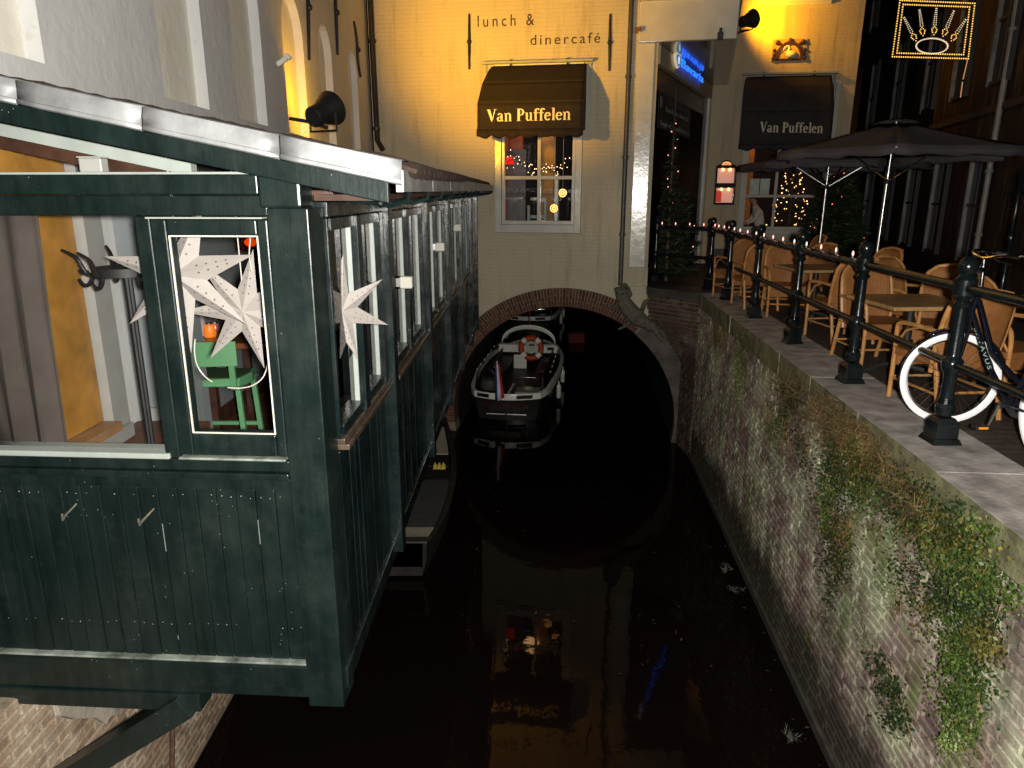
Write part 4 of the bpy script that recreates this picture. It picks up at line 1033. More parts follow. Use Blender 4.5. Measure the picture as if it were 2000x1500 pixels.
# ------------------------------------------------------------------ fir trees
def fir(name, label, base, h, r, cat, nb, needles, lights, lmat, lr=.012, bare=0.0, group=None, zlo=.12, lean=0, nm='needle', nlen=.05):
    t = thing(name, label, cat, base, group); base = V(base)
    m = MB(); m.tube([base, base + V((lean * .5, 0, h * .5)), base + V((lean, 0, h))], [.035, .022, .006], 8); m.build("trunk", M['bark'], t, smooth=True)
    fol = MB(); tw = MB(); tips = []
    for i in range(nb):
        q = (i + R.random()) / nb; z = lerp(h * zlo, h * (1 - bare * .4), q)
        rr = r * (1 - q) ** .8 * R.uniform(.7, 1.12) + .05
        if bare and q > 1 - bare: rr *= .45
        a = i * 2.399 + R.uniform(-.3, .3)
        d = V((math.cos(a), math.sin(a), 0)); p0 = base + V((lean * z / h, 0, z)); pts = []
        for k in range(5):
            f = k / 4; pts.append(p0 + d * (rr * f) + V((0, 0, -.22 * rr * f + .16 * rr * f * f)))
        tw.tube(pts, [.008, .007, .005, .004, .002], 4); tips.append(pts)
        nn = int(needles * (rr / r) + 8)
        if bare and q > 1 - bare: nn = int(nn * .25)
        for k in range(nn):
            f = R.uniform(.12, 1.0); j = min(int(f * 4), 3); p = pts[j].lerp(pts[j + 1], f * 4 - j)
            sd = V((-d.y, d.x, 0)) * R.uniform(-1, 1) * rr * .28 * (1.1 - f * .6)
            p = p + sd * R.random() + V((0, 0, R.uniform(-.03, .03)))
            n_ = (d * R.uniform(.2, 1) + sd.normalized() * R.uniform(-1, 1) + V((0, 0, R.uniform(-.5, .6)))).normalized()
            w = n_.cross(V((R.uniform(-1, 1), R.uniform(-1, 1), R.uniform(-1, 1)))).normalized() * nlen * .14
            L = nlen * R.uniform(.7, 1.6)
            fol.face([p - w, p + w, p + n_ * L])
    tw.build("branch_work", M['bark'], t, kind='stuff'); fol.build("foliage", M[nm], t, kind='stuff')
    for i in range(lights):
        pts = tips[int((i + .5) / lights * len(tips))]; p = pts[3].lerp(pts[4], R.random()) + V((R.uniform(-.03, .03), -.02, .02))
        m = MB(); m.ball(p, lr * R.uniform(.8, 1.2), 6); m.build("bulb", lmat, t)
    return t
pb = DOOR.p(.55, 0, .55)
fir("christmas_tree", "thin topped fir with sparse lights in the entrance beside the white column", (2.98, 13.75, -.02), 3.55, .62, "christmas tree", 120, 120, 20, M['bulb_p'], .010, .45, "outdoor firs with fairy lights", .05, nlen=.09)
q = at_y(1625, 470, 14.6); fir("christmas_tree", "bushy fir with orange lights in front of the terrace window", (q.x, 14.6, -.02), 2.75, .78, "christmas tree", 120, 150, 30, M['bulb_o'], .012, .25, "outdoor firs with fairy lights", .12, nlen=.12)
q = W2.at(1540, 440, -.75); fir("christmas_tree", "brightly lit golden fir behind the right panes of the terrace window", W2.p(q[0], .1, -.75), 2.35, .62, "christmas tree", 90, 60, 110, glow("golden_tree_bulb", (1, .52, .18), 3.5), .014, 0, None, .2)

# ------------------------------------------------------------------ dark brick building across the street
db = thing("brick_townhouse", "dark brick townhouse with tall pale sash windows across the street", "building", DK.p(5, 0, 0))
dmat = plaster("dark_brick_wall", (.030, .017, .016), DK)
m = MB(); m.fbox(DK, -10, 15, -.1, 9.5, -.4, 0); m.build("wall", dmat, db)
m = MB(); m.fbox(DK, -10, 15, 3.02, 3.14, .0, .07); m.build("string_course", mat("dark_stone_band", (.05, .035, .03), .8), db, bevel=.01)
lit_jamb = mat("lit_jamb_paint", (.20, .20, .20), .3, .5, 2); unlit_frame = mat("unlit_frame_paint", (.035, .034, .034), .5, .2); dpane = mat("dark_pane", (.008, .008, .009), .4, .1, spec=.2)  # light on one jamb put into its pale colour, rest of frame kept dark
def dwin(u, vtop, z0, z1, w):
    s_ = DK.at(u, vtop)[0]; m = MB(); a, b = s_ - w / 2, s_ + w / 2
    m.fbox(DK, b - .07, b, z0, z1, .002, .09); m.fbox(DK, a + .07, b - .07, z0, z0 + .07, .002, .08); m.fbox(DK, a + .07, b - .07, z1 - .07, z1, .002, .08); m.fbox(DK, a + .07, b - .07, (z0 + z1) / 2 - .03, (z0 + z1) / 2 + .03, .002, .07); m.fbox(DK, s_ - .02, s_ + .02, z0 + .07, z1 - .07, .002, .06)
    w_ = m.build("window", unlit_frame, db); m = MB(); m.fbox(DK, a, a + .075, z0, z1, .002, .10); m.build("jamb", lit_jamb, w_); m = MB(); m.fbox(DK, a + .06, b - .06, z0 + .06, z1 - .06, .0015, .03); m.build("pane", dpane, w_)
for u in (1708, 1757, 1818, 1876, 1950): dwin(u, 190, 3.5, 5.7, .95)
for u in (1712, 1765, 1830): dwin(u, 30, 6.9, 8.9, .95)
for u in (1700, 1738, 1784, 1838, 1912): dwin(u, 380, .35, 2.45, .95)
s_ = DK.at(1953, 270)[0]
pipe("drainpipe", "pale drainpipe down the dark brick townhouse at the right", [DK.p(s_, 9, .08), DK.p(s_, 4, .08), DK.p(s_, 0, .08)], .05, mat("pale_grey_pipe", (.26, .24, .22), .4), [DK.p(s_, z, .08) for z in (.9, 2.0, 4.3)])
p = at_z(1963, 560, 0); p = at_y(1968, 500, 9.2)
t = thing("street_post", "tall black street post at the far right edge behind the bicycle", "post", (p.x, 9.2, 0))
m = MB(); m.lathe([(.06, -.02), (.06, .3), (.035, .35), (.032, 1.0), (.05, 1.03), (.05, 1.1), (.03, 1.13), (.028, 1.75), (.05, 1.78), (.03, 1.86), (.006, 1.9)], (p.x, 9.2, 0), 12); m.build("shaft", M['railp'], t, smooth=True)
m = MB(); m.tube([V((p.x - .12, 9.2, 1.62)), V((p.x + .12, 9.2, 1.62))], .018, 6); m.build("cross_bar", M['railp'], t)

# ------------------------------------------------------------------ crown light sign
YS = 12.0
def X3(u, v): q = at_y(u, v, YS); return V((q.x, YS, q.z))
t = thing("crown_light_sign", "square golden rope light sign with a five pointed crown hanging high at the right", "light sign", X3(1820, 60))
m = MB(); fr = [(1757, 1), (1903, 7), (1890, 115), (1742, 111)]; fi = [(1763, 9), (1893, 14), (1881, 107), (1751, 104)]
for L in (fr, fi):
    m.tube([X3(*p) for p in L], .012, 6, closed=True)
m.build("frame", mat("dark_gold_tube", (.3, .2, .05), .4), t)
def dots(path, step, mt, name, rr=.011, closed=False):
    m = MB(); P_ = [X3(*p) for p in path]
    if closed: P_.append(P_[0])
    for a, b in zip(P_[:-1], P_[1:]):
        n = max(1, int((b - a).length / step))
        for i in range(n): m.ball(a.lerp(b, i / n) + V((0, -.014, 0)), rr, 4)
    m.build(name, mt, t, kind='stuff')
dots(fr, .035, M['gold'], "bulb_row", closed=True); dots(fi, .035, M['gold'], "bulb_row", closed=True)
dots([(1820 + 31 * math.cos(a), 90 + 15 * math.sin(a)) for a in [i * math.pi / 12 for i in range(24)]], .03, M['gold_w'], "crown_ring", closed=True)
m = MB(); m.tube([X3(1820 + 31 * math.cos(a), 90 + 15 * math.sin(a)) for a in [i * math.pi / 12 for i in range(24)]], .009, 6, closed=True); m.build("crown_band", M['gold_w'], t)
for (u0, v0), (u1, v1) in (((1765, 35), (1788, 80)), ((1795, 20), (1802, 70)), ((1828, 17), (1823, 68)), ((1862, 22), (1841, 71)), ((1885, 39), (1857, 80))):
    dx, dy = (u1 - u0), (v1 - v0); L = math.hypot(dx, dy); nx, ny = -dy / L, dx / L
    P_ = lambda f, w: (u0 + dx * f + nx * w, v0 + dy * f + ny * w)
    dots([P_(0, -1), P_(.62, -2.5), P_(.68, -1.5)], .028, M['gold_w'], "crown_spike", .009); dots([P_(0, 1), P_(.62, 2.5), P_(.68, 1.5)], .028, M['gold_w'], "crown_spike", .009)
    dots([P_(.68, 0), P_(.80, 5), P_(.92, 3), P_(1, 0), P_(.92, -3), P_(.80, -5)], .022, M['gold'], "crown_jewel", .009, True)
m = MB()
for u, v in ((1757, 1), (1903, 7)): q = X3(u, v); m.tube([q, q + V((0, 0, 3))], .006, 5)
m.build("suspension_wire", M['iron'], t)
m = MB(); m.tube([X3(1890, 115), X3(1881, 155)], .008, 5); m.tube([X3(1880, 160), X3(1876, 190)], .008, 5); m.build("dangling_light_cable", glow("dim_cable_light", (1, .45, .15), .45), t)

# ------------------------------------------------------------------ parasols
def parasol(label, x, y, rim, apex, Rr, rot, lean=0):
    t = thing("parasol", label, "parasol", (x, y, -.025), "charcoal parasols on the terrace")
    m = MB(); m.tube([V((x, y, -.02)), V((x + lean * .6, y, rim)), V((x + lean, y, apex + .02))], .021, 12); m.build("pole", M['steel'], t, smooth=True)
    m = MB(); m.lathe([(.26, 0), (.26, .05), (.22, .07), (.05, .09), (.035, .3)], (x, y, -.02), 20); m.build("base", M['darkstone'], t)
    c = V((x + lean, y, 0)); corner = [c + V((Rr * math.cos(rot + i * math.pi / 3), Rr * math.sin(rot + i * math.pi / 3), rim)) for i in range(6)]; top = c + V((0, 0, apex))
    for i in range(6):
        a, b = corner[i], corner[(i + 1) % 6]; rows = []; m = MB()
        for j in range(8):
            f = .08 + .92 * j / 7; row = []
            for k in range(9):
                g_ = k / 8; e = a.lerp(b, g_); p = top.lerp(e, f); bow = math.sin(g_ * math.pi)
                p.z -= .05 * math.sin(f * math.pi) * bow; p += (c + V((0, 0, p.z)) - p) * (.05 * bow * f * f); row.append(p)
            rows.append(row)
        m.sheet(rows); m.build("canopy_panel", M['parasol'], t, smooth=True, solid=.004)
        m = MB(); m.sheet([[a.lerp(b, k / 8) + (c + V((0, 0, rim)) - a.lerp(b, k / 8)) * (.05 * math.sin(k / 8 * math.pi)) + V((0, 0, -dz - .015 * math.sin(k * 2.1) * (dz > 0))) for k in range(9)] for dz in (0, .09)]); m.build("valance", M['parasol'], t, smooth=True, solid=.003)
        m = MB(); m.bar(top - V((0, 0, .05)), a - V((0, 0, .015)), .018, .012); m.bar(c + V((0, 0, rim - .35)), top.lerp(a, .5) - V((0, 0, .03)), .014, .01); m.build("rib", M['steel'], t)
    m = MB(); rows = []
    for j in range(3):
        f = (0.02, .10, .17)[j]; rows.append([top + V((Rr * f * math.cos(rot + k * math.pi / 12), Rr * f * math.sin(rot + k * math.pi / 12), .035 - j * .028 + .008 * math.cos(k * 1.57))) for k in range(25)])
    m.sheet(rows); m.build("vent_cap", M['parasol'], t, smooth=True, solid=.004)
    m = MB(); m.lathe([(.03, -.03), (.045, 0), (.03, .03)], (x + lean * .6, y, rim - .35), 10); m.build("hub", M['steel'], t)
q = at_z(1716, 530, 0); pu = at_y(1740, 300, 9.4)
parasol("front charcoal parasol, the large one in the middle of the terrace", pu.x - .02, 9.4, pu.z + .01, at_y(1736, 238, 9.4).z, 1.5, rad(4), .04)
pu = at_y(1617, 320, 11.6)
parasol("rear charcoal parasol half hidden left behind the front one", pu.x, 11.6, at_y(1560, 313, 10.4).z, at_y(1560, 313, 10.4).z + .26, 1.42, rad(30), .03)

# ------------------------------------------------------------------ wicker chairs and tables
def proto_chair():
    t = thing("wicker_chair", "brown wicker armchair", "chair", (0, 0, 0), "wicker chairs on the terrace")
    m = MB(); rows = []
    for j in range(13):
        z = .34 + .60 * j / 12; f = j / 12; w = .235 + .02 * math.sin(f * math.pi); 
        if f > .8: w *= math.sqrt(max(.05, 1 - ((f - .8) / .2) ** 2 * .55))
        row = []
        for i in range(11):
            x = lerp(-w, w, i / 10); row.append(V((x, -.24 - .13 * f + .05 * (abs(x) / .25) ** 2, z)))
        rows.append(row)
    m.sheet(rows); m.build("backrest", M['wicker'], t, smooth=True, solid=.028)
    e = [rows[j][0] for j in range(13)] + [V((lerp(rows[12][0].x, rows[12][10].x, k / 8), rows[12][5].y + .0, rows[12][0].z + .025 * math.sin(k / 8 * math.pi))) for k in range(9)] + [rows[j][10] for j in reversed(range(13))]
    m = MB(); m.tube(e, .019, 8); m.build("back_frame", M['cane'], t, smooth=True)
    m = MB(); m.prism([(-.25, -.24), (.25, -.24), (.26, .24), (-.26, .24)], lambda a, b, d: V((a, b, d)), .40, .45); m.build("seat", M['wicker'], t, bevel=.015)
    m = MB(); m.prism([(-.245, .215), (.245, .215), (.245, .235), (-.245, .235)], lambda a, b, d: V((a, b, d)), .30, .398); m.build("apron", M['wicker'], t)
    for sx in (-1, 1):
        m = MB(); m.tube(sm([V((sx * .25, .24, 0)), V((sx * .25, .24, .40)), V((sx * .26, .235, .58)), V((sx * .27, .19, .645)), V((sx * .27, .0, .66)), V((sx * .26, -.26, .65))], 3), .018, 8); m.build("front_leg", M['cane'], t, smooth=True)
        m = MB(); m.tube([V((sx * .24, -.36, 0)), V((sx * .24, -.25, .42))], .019, 8); m.build("leg", M['cane'], t, smooth=True)
        m = MB(); m.tube([V((sx * .255, .23, .45)), V((sx * .26, .12, .60)), V((sx * .262, -.02, .645))], .010, 6); m.build("arm_brace", M['cane'], t, smooth=True)
    m = MB(); m.tube([V((-.245, .23, .2)), V((.245, .23, .2))], .011, 6); m.tube([V((-.24, -.3, .2)), V((.24, -.3, .2))], .011, 6); m.tube([V((-.245, .23, .19)), V((-.24, -.3, .19))], .011, 6); m.tube([V((.245, .23, .19)), V((.24, -.3, .19))], .011, 6); m.build("stretcher", M['cane'], t)
    return t
def proto_table():
    t = thing("terrace_table", "square brown terrace table", "table", (0, 0, 0), "square tables on the terrace")
    m = MB(); m.box((-.39, -.39, .705), (.39, .39, .74)); m.build("table_top", M['tabletop'], t, bevel=.008)
    m = MB(); m.tube([V((0, 0, .02)), V((0, 0, .70))], .035, 10); m.build("column", M['black'], t, smooth=True)
    for i in range(4):
        a = math.pi / 4 + i * math.pi / 2; m = MB(); m.tube([V((0, 0, .16)), V((.16 * math.cos(a), .16 * math.sin(a), .14)), V((.36 * math.cos(a), .36 * math.sin(a), .02))], .022, 6); m.build("foot", M['black'], t, smooth=True)
    return t
GZ = -.025
tabs = [(3.48, 6.12, rad(3), "brown square terrace table nearest the bicycle wheel"), (3.86, 9.02, rad(4), "brown square terrace table between the second and third pairs of wicker chairs"), (4.15, 12.1, rad(6), "small brown table farthest away, below the menu case"), (4.62, 6.05, rad(3), "brown terrace table cut by the right edge behind the handlebar")]
T0 = proto_table()
for i, (x, y, a, lb) in enumerate(tabs):
    o = T0 if i == 0 else copy_tree(T0); o.location = (x, y, GZ); o.rotation_euler = (0, 0, a); o['label'] = lb
# rotation: 0 faces +Y (away from the camera)
chs = [(3.78, 8.12, 0.10, "wicker chair with its broad back to us at the near side of the middle table"),
       (3.56, 6.80, math.pi + .05, "wicker chair on the far side of the nearest table, facing us"),
       (3.74, 9.66, math.pi - .2, "wicker armchair facing us on the far side of the middle table"),
       (4.25, 7.60, math.pi + .35, "darker wicker chair turned behind the chair that faces us at the nearest table"),
       (4.10, 6.62, math.pi / 2 + .95, "wicker chair at the right rear corner of the nearest table"),
       (3.36, 5.36, .08, "wicker armchair with its back to us right behind the bicycle's front wheel"),
       (3.98, 5.62, math.pi + .35, "wicker armchair right of the bicycle fork, its seat towards us"),
       (3.60, 10.50, 0.0, "reddish wicker chair with plain back to us behind the middle table"),
       (4.52, 9.1, math.pi / 2 + .2, "wicker chair on the right side of the middle table"),
       (4.30, 10.4, .3, "wicker chair half hidden behind the far side of the middle table"),
       (3.62, 11.5, 0.2, "wicker chair with back to us by the farthest table"),
       (4.85, 12.1, math.pi / 2, "farthest wicker chair, right of the small far table")]
C0 = proto_chair()
for i, (x, y, a, lb) in enumerate(chs):
    o = C0 if i == 0 else copy_tree(C0); o.location = (x, y, GZ); o.rotation_euler = (0, 0, a); o['label'] = lb

# ------------------------------------------------------------------ canal railing
posts_px = [(1270, 545), (1383, 556), (1435, 585), (1478, 620), (1551, 670), (1658, 745), (1840, 862)]
pp = [at_z(u, v, 0) for u, v in posts_px]; pp[0] = V((2.66, 13.25, 0)); pp[1] = V((3.45, 12.4, 0))
for i in range(2, 7): 
    y = pp[i].y; pp[i] = V((QUAY.p(0, 0).x + .078 * y + .25, y, 0))
pp.append(V((2.27 + .078 * 2.9 + .25, 2.9, 0)))
rl = thing("canal_railing", "black cast iron railing with ball topped posts along the quay edge", "railing", (3, 8, 0))
prof = [(.088, .02), (.088, .15), (.07, .165), (.052, .19), (.060, .22), (.064, .245), (.050, .27), (.043, .31), (.041, .46), (.046, .475), (.062, .50), (.066, .53), (.064, .56), (.046, .58), (.042, .60), (.040, .80), (.038, .90), (.054, .915), (.056, .93), (.040, .95), (.050, .97), (.066, .985), (.068, 1.08), (.05, 1.10), (.042, 1.115), (.055, 1.135), (.06, 1.165), (.05, 1.20), (.03, 1.22), (.006, 1.228)]
for i, p in enumerate(pp):
    m = MB(); m.lathe([(r, z) for r, z in prof[6:]], p, 16); o = m.build("post", M['railp'], rl, smooth=True)
    m = MB()
    for w0, w1, z0, z1 in ((.098, .080, 0, .04), (.074, .072, .04, .14), (.072, .052, .14, .175)):
        m.box8([p + V((-w0, -w0, z0)), p + V((w0, -w0, z0)), p + V((w0, w0, z0)), p + V((-w0, w0, z0)), p + V((-w1, -w1, z1)), p + V((w1, -w1, z1)), p + V((w1, w1, z1)), p + V((-w1, w1, z1))])
    m.lathe(prof[3:8], p, 16)
    m.build("post_foot", M['railp'], o, bevel=.004)
for z_, r_ in ((1.03, .030), (.535, .026)):
    for a, b in zip(pp[:-1], pp[1:]):
        m = MB(); m.tube([a + V((0, 0, z_)), b + V((0, 0, z_))], r_, 10); m.build("rail", M['railp'], rl, smooth=True)
# lights wound round the top rail
t = thing("fairy_light_string", "string of small pink fairy lights along the top rail of the black railing", "string lights", (3.2, 9, 1.07))
m = MB(); bulbs = []
for a, b, n in ((pp[1], pp[2], 4), (pp[2], pp[3], 4), (pp[3], pp[4], 4), (pp[4], pp[5], 4), (pp[0], pp[1], 4)):
    pts = []
    for i in range(30):
        f = i / 29; p = a.lerp(b, f) + V((0, 0, 1.03)); an = f * 40
        pts.append(p + V((math.cos(an) * .037, 0, math.sin(an) * .037)))
    m.tube(pts, .005, 5)
    for i in range(n):
        f = (i + .35) / n; bulbs.append(a.lerp(b, f) + V((R.uniform(-.01, .01), 0, 1.03)))
m.build("cable", M['black'], t)
for p in bulbs:
    m = MB(); m.lathe([(.007, .028), (.009, .05)], p, 8); so = m.build("socket", M['white_in'], t)
    m = MB(); m.lathe([(.006, .05), (.009, .06), (.008, .075), (.003, .09)], p, 8); m.build("bulb", M['bulb_p'], t)
# two more tiny light strings hanging in the entrance
# ------------------------------------------------------------------ bicycle
bk = thing("bicycle", "dark city bicycle with white reflective tyre rings parked against the railing", "bicycle", (3.25, 4.4, 0))
FH = V((3.12, 4.88, .335)); RH = V((3.20, 3.90, .335)); BBk = V((3.20, 4.36, .29)); HT = V((3.17, 4.78, .99)); HB = V((3.155, 4.82, .82)); ST = V((3.205, 4.10, .84))
navy = mat("dark_navy_frame_paint", (.005, .0055, .012), .2, .1, coat=.3)
refl = mat("white_reflective_band", (.95, .94, .97), .35, .01); rub = mat("tyre_rubber", (.015, .015, .016), .8, .2, 20)
def wheel(c, axis, name, Rr=.335, ringband=True):
    c, ax = V(c), V(axis).normalized(); x = ax.cross(V((0, 0, 1))).normalized(); y = x.cross(ax).normalized()
    P_ = lambda r, a, d=0: c + x * (r * math.cos(a)) + y * (r * math.sin(a)) + ax * d
    N = 48; m = MB(); m.tube([P_(Rr - .018, 2 * math.pi * i / N) for i in range(N)], .018, 8, closed=True); w = m.build(name, rub, bk, smooth=True)
    m = MB(); rows = []
    for r, d in ((Rr - .046, -.011), (Rr - .06, -.010), (Rr - .064, 0), (Rr - .06, .010), (Rr - .046, .011)):
        rows.append([P_(r, 2 * math.pi * i / N, d) for i in range(N + 1)])
    m.sheet(rows); m.build("rim", M['chrome'], w, smooth=True)
    if ringband:
        for sd in (-1, 1):
            m = MB(); m.sheet([[P_(r, 2 * math.pi * i / N, sd * d) for i in range(N + 1)] for r, d in ((Rr - .050, .0125), (Rr - .038, .0190), (Rr - .018, .0208), (Rr - .005, .0165))]); m.build("reflective_ring", refl, w, smooth=True)
    m = MB(); m.lathe([(.016, -.045), (.028, -.04), (.02, -.02), (.02, .02), (.028, .04), (.016, .045)], c, 14, ax=ax); m.build("hub", M['chrome'], w, smooth=True)
    m = MB()
    for i in range(28):
        a = 2 * math.pi * i / 28; b = a + (.5 if i % 2 else -.5) * 1.1; sd = .03 if i % 4 < 2 else -.03
        m.tube([P_(.026, b, sd), P_(Rr - .052, a, 0)], .0013, 4)
    m.build("spokes", M['steel'], w, kind='stuff')
    return w
fax = V((.18, 1, 0)); rax = V((1, .04, 0))
wheel(FH, fax, "wheel"); wheel(RH, rax, "wheel")
fx = V((1, -.18, 0)).normalized()
m = MB(); fn = FH + V((0, 0, 0))
for sd in (-.055, .055): m.tube([FH + fax.normalized() * sd, FH + fax.normalized() * sd + (HB - FH) * .7, HB + fax.normalized() * sd * .4], [.009, .013, .014], 8)
m.tube([HB, HT], .021, 10); m.build("fork", navy, bk, smooth=True)
m = MB(); m.tube([HB + V((.0, 0, .02)), HB.lerp(BBk, .5) + V((0, 0, -.05)), BBk], .019, 10); m.build("down_tube", navy, bk, smooth=True)
m = MB(); m.tube([HT - V((0, 0, .08)), HT.lerp(BBk, .5) + V((0, 0, -.06)), BBk.lerp(ST, .28)], .017, 10); m.build("top_tube", navy, bk, smooth=True)
m = MB(); m.tube([BBk, ST], .018, 10); m.build("seat_tube", navy, bk, smooth=True)
for sd in (-.06, .06):
    m = MB(); m.tube([RH + V((sd, 0, 0)), BBk + V((sd * .5, 0, 0))], .010, 8); m.tube([RH + V((sd, 0, 0)), ST.lerp(BBk, .15) + V((sd * .4, 0, 0))], .009, 8); m.build("rear_stay", navy, bk)
# white maker's word running down the down tube, on its camera side
A_, B_ = HB.lerp(BBk, .16) + V((0, 0, -.02)), HB.lerp(BBk, .56) + V((0, 0, -.05))
dv = (B_ - A_).normalized(); toc = (EYE - A_).normalized(); up_ = toc.cross(dv).normalized(); outn = dv.cross(up_).normalized()
if outn.dot(toc) < 0: outn = -outn
vs, fs = text_pts("BATAVUS", 1.25); x0, x1 = min(v[0] for v in vs), max(v[0] for v in vs); hh = max(v[1] for v in vs)
L_ = (B_ - A_).length; upt = outn.cross(dv); pgl = mat("pale_green_lettering", (.25, .40, .32), .4, .05)
for lv, lf in letters(vs, fs):
    m = MB(); m.v = [tuple(A_ + dv * ((v[0] - x0) / (x1 - x0) * L_) + upt * ((v[1] / hh - .5) * .022) + outn * .021) for v in lv]; m.f = lf; m.m = [0] * len(lf); m.build("letter", pgl, bk)
m = MB(); stm = HT + V((-.005, .01, .20)); m.tube([HT, stm], .013, 10); m.build("stem", M['chrome'], bk, smooth=True)
m = MB(); b0 = stm + V((-.02, .22, .02)); m.tube(sm([stm + V((.30, .20, .0)), stm + V((.14, .24, .03)), stm + V((.02, .16, .03)), stm, stm + V((.02, -.16, .03)), stm + V((.14, -.24, .03)), stm + V((.30, -.2, .0))]), .012, 8); m.build("handlebar", M['chrome'], bk, smooth=True)
for sd in (-1, 1):
    m = MB(); m.tube([stm + V((.22, .22 * sd, .012)), stm + V((.36, .185 * sd, -.01))], .018, 8); m.build("grip", M['black'], bk, smooth=True)
    m = MB(); m.tube([stm + V((.15, .22 * sd, .01)), stm + V((.24, .2 * sd, -.04)), stm + V((.32, .19 * sd, -.06))], .006, 6); m.build("brake_lever", M['chrome'], bk)
m = MB(); m.lathe([(.03, -.03), (.036, 0), (.02, .03)], stm + V((-.03, 0, -.08)), 12, ax=(-.8, -.6, 0)); m.build("headlamp", M['chrome'], bk)
m = MB(); m.tube([BBk + V((-.06, 0, 0)), BBk + V((.06, 0, 0))], .02, 10); m.tube([BBk + V((-.065, 0, 0)), BBk + V((-.075, .05, -.16))], .009, 6); m.tube([BBk + V((.065, 0, 0)), BBk + V((.075, -.05, .16))], .009, 6); m.build("crank", M['steel'], bk)
for c_ in (BBk + V((-.12, .055, -.165)), BBk + V((.12, -.055, .165))):
    m = MB(); m.box(c_ - V((.045, .03, .012)), c_ + V((.045, .03, .012))); pd = m.build("pedal", M['black'], bk, bevel=.004)
    m = MB(); m.box(c_ - V((.03, .034, .007)), c_ + V((.03, -.031, .007))); m.build("reflector", mat("orange_reflector", (.9, .30, .02), .3, .05), pd)
m = MB(); m.lathe([(.085, -.004), (.085, .004)], BBk + V((.05, 0, 0)), 24, ax=(1, .15, 0)); m.build("chainring", M['steel'], bk)
sd_ = ST + V((0.01, -.04, .16)); m = MB(); m.tube([ST, sd_], .013, 8); m.build("seat_post", M['chrome'], bk)
m = MB(); m.tube([sd_ + V((0, .14, .02)), sd_ + V((0, .04, .03)), sd_ + V((0, -.06, .035)), sd_ + V((0, -.13, .05))], [.018, .04, .085, .07], 12); m.build("saddle", M['black'], bk, smooth=True)
def mudg(c, axis, a0, a1, nm):
    c, ax = V(c), V(axis).normalized(); x = ax.cross(V((0, 0, 1))).normalized(); y = x.cross(ax).normalized(); N = 20; m = MB()
    m.sheet([[c + x * (r * math.cos(a)) + y * (r * math.sin(a)) + ax * d for a in [lerp(a0, a1, i / N) for i in range(N + 1)]] for r, d in ((.345, -.027), (.36, -.014), (.362, .014), (.345, .027))]); m.build(nm, navy, bk, smooth=True, solid=.002)
mudg(FH, fax, rad(20), rad(120), "mudguard"); mudg(RH, rax, rad(20), rad(190), "mudguard")
m = MB(); m.bar(RH + V((0, .12, .40)), RH + V((0, -.34, .40)), .12, .02); m.build("carrier", M['black'], bk)

# ------------------------------------------------------------------ climbing lizard at the foot of the drainpipe
def fp(u, v, d): s_, z_ = FAC.at(u, v, d); return FAC.p(s_, z_, d)
vs = [fp(1243, 620, .24), fp(1228, 603, .24), fp(1217, 588, .23), fp(1211, 574, .22), fp(1208, 562, .20), fp(1256, 628, .22), fp(1270, 636, .20), fp(1284, 650, .17), fp(1295, 668, .14)]
rs = [.165, .155, .13, .15, .09, .135, .10, .06, .03]; ed = [(0, 1), (1, 2), (2, 3), (3, 4), (0, 5), (5, 6), (6, 7), (7, 8)]
def leg(root, pts, rr):
    b = len(vs); pr = root
    for p, r in zip(pts, rr): vs.append(p); rs.append(r); ed.append((pr, len(vs) - 1)); pr = len(vs) - 1
    for k in (-1, 0, 1): vs.append(pts[-1] + (pts[-1] - pts[-2]).normalized() * .07 + V((.05 * k, 0, .02 * k))); rs.append(.018); ed.append((pr, len(vs) - 1))
leg(0, [fp(1254, 604, .18), fp(1261, 590, .12)], [.05, .035]); leg(1, [fp(1212, 598, .20), fp(1196, 600, .12)], [.05, .032]); leg(5, [fp(1232, 628, .18), fp(1218, 638, .12)], [.05, .035]); leg(6, [fp(1287, 640, .14), fp(1292, 652, .10)], [.035, .025])
vs.append(fp(1224, 553, .17)); rs.append(.05); ed.append((3, len(vs) - 1))
t = thing("lizard_sculpture", "grey stone lizard climbing over the arch to the end of the drainpipe", "sculpture", fp(1243, 620, .1))
bd = skin_body("body", vs, ed, rs, [M['stone_fig']], t, 2)
m = MB(); m.tube([fp(1226, 560, .2), fp(1229, 575, .2), fp(1224, 590, .2)], [.03, .06, .03], 8); m.build("crest", M['stone_fig'], bd, smooth=True)
m = MB(); m.ball(fp(1206, 572, .335), .022, 8); m.ball(fp(1216, 574, .335), .022, 8); m.build("eye", M['darkstone'], bd)

# ------------------------------------------------------------------ tour boat and the boat behind it
def hull(mb, L, B, zb, zt, stern_w=.82, n=24, m=0, off=0):
    rows = []
    for i in range(n + 1):
        q = i / n; w = B / 2 * (stern_w + (1 - stern_w) * min(1, q / .35)) if q < .5 else B / 2 * math.sqrt(max(.0, 1 - ((q - .5) / .52) ** 2))
        if q < .06: w *= .86 + .14 * q / .06
        rows.append((q * L, max(w - off, .03)))
    return rows
tb_ = thing("tour_boat", "long open tour boat with white gunwale and Dutch flag inside the tunnel", "boat", (0, 0, 0))
L, B = 5.6, 1.92
pr = hull(None, L, B, 0, 0)
boatblk = mat("black_hull_paint", (.018, .018, .018), .35, .3, 4); boatw = mat("white_boat_paint", (.85, .86, .78), .35, .1); inr = mat("dark_wood_interior", (.035, .016, .012), .5, .3)
m = MB()
loop = lambda z, k: [V((-w * k, y, z)) for y, w in pr] + [V((w * k, y, z)) for y, w in reversed(pr)] + [V((pr[0][1] * k * q, -.20 * (1 - q * q) * (.5 + .5 * (z > .3)), z)) for q in (.75, .5, .25, 0, -.25, -.5, -.75)]
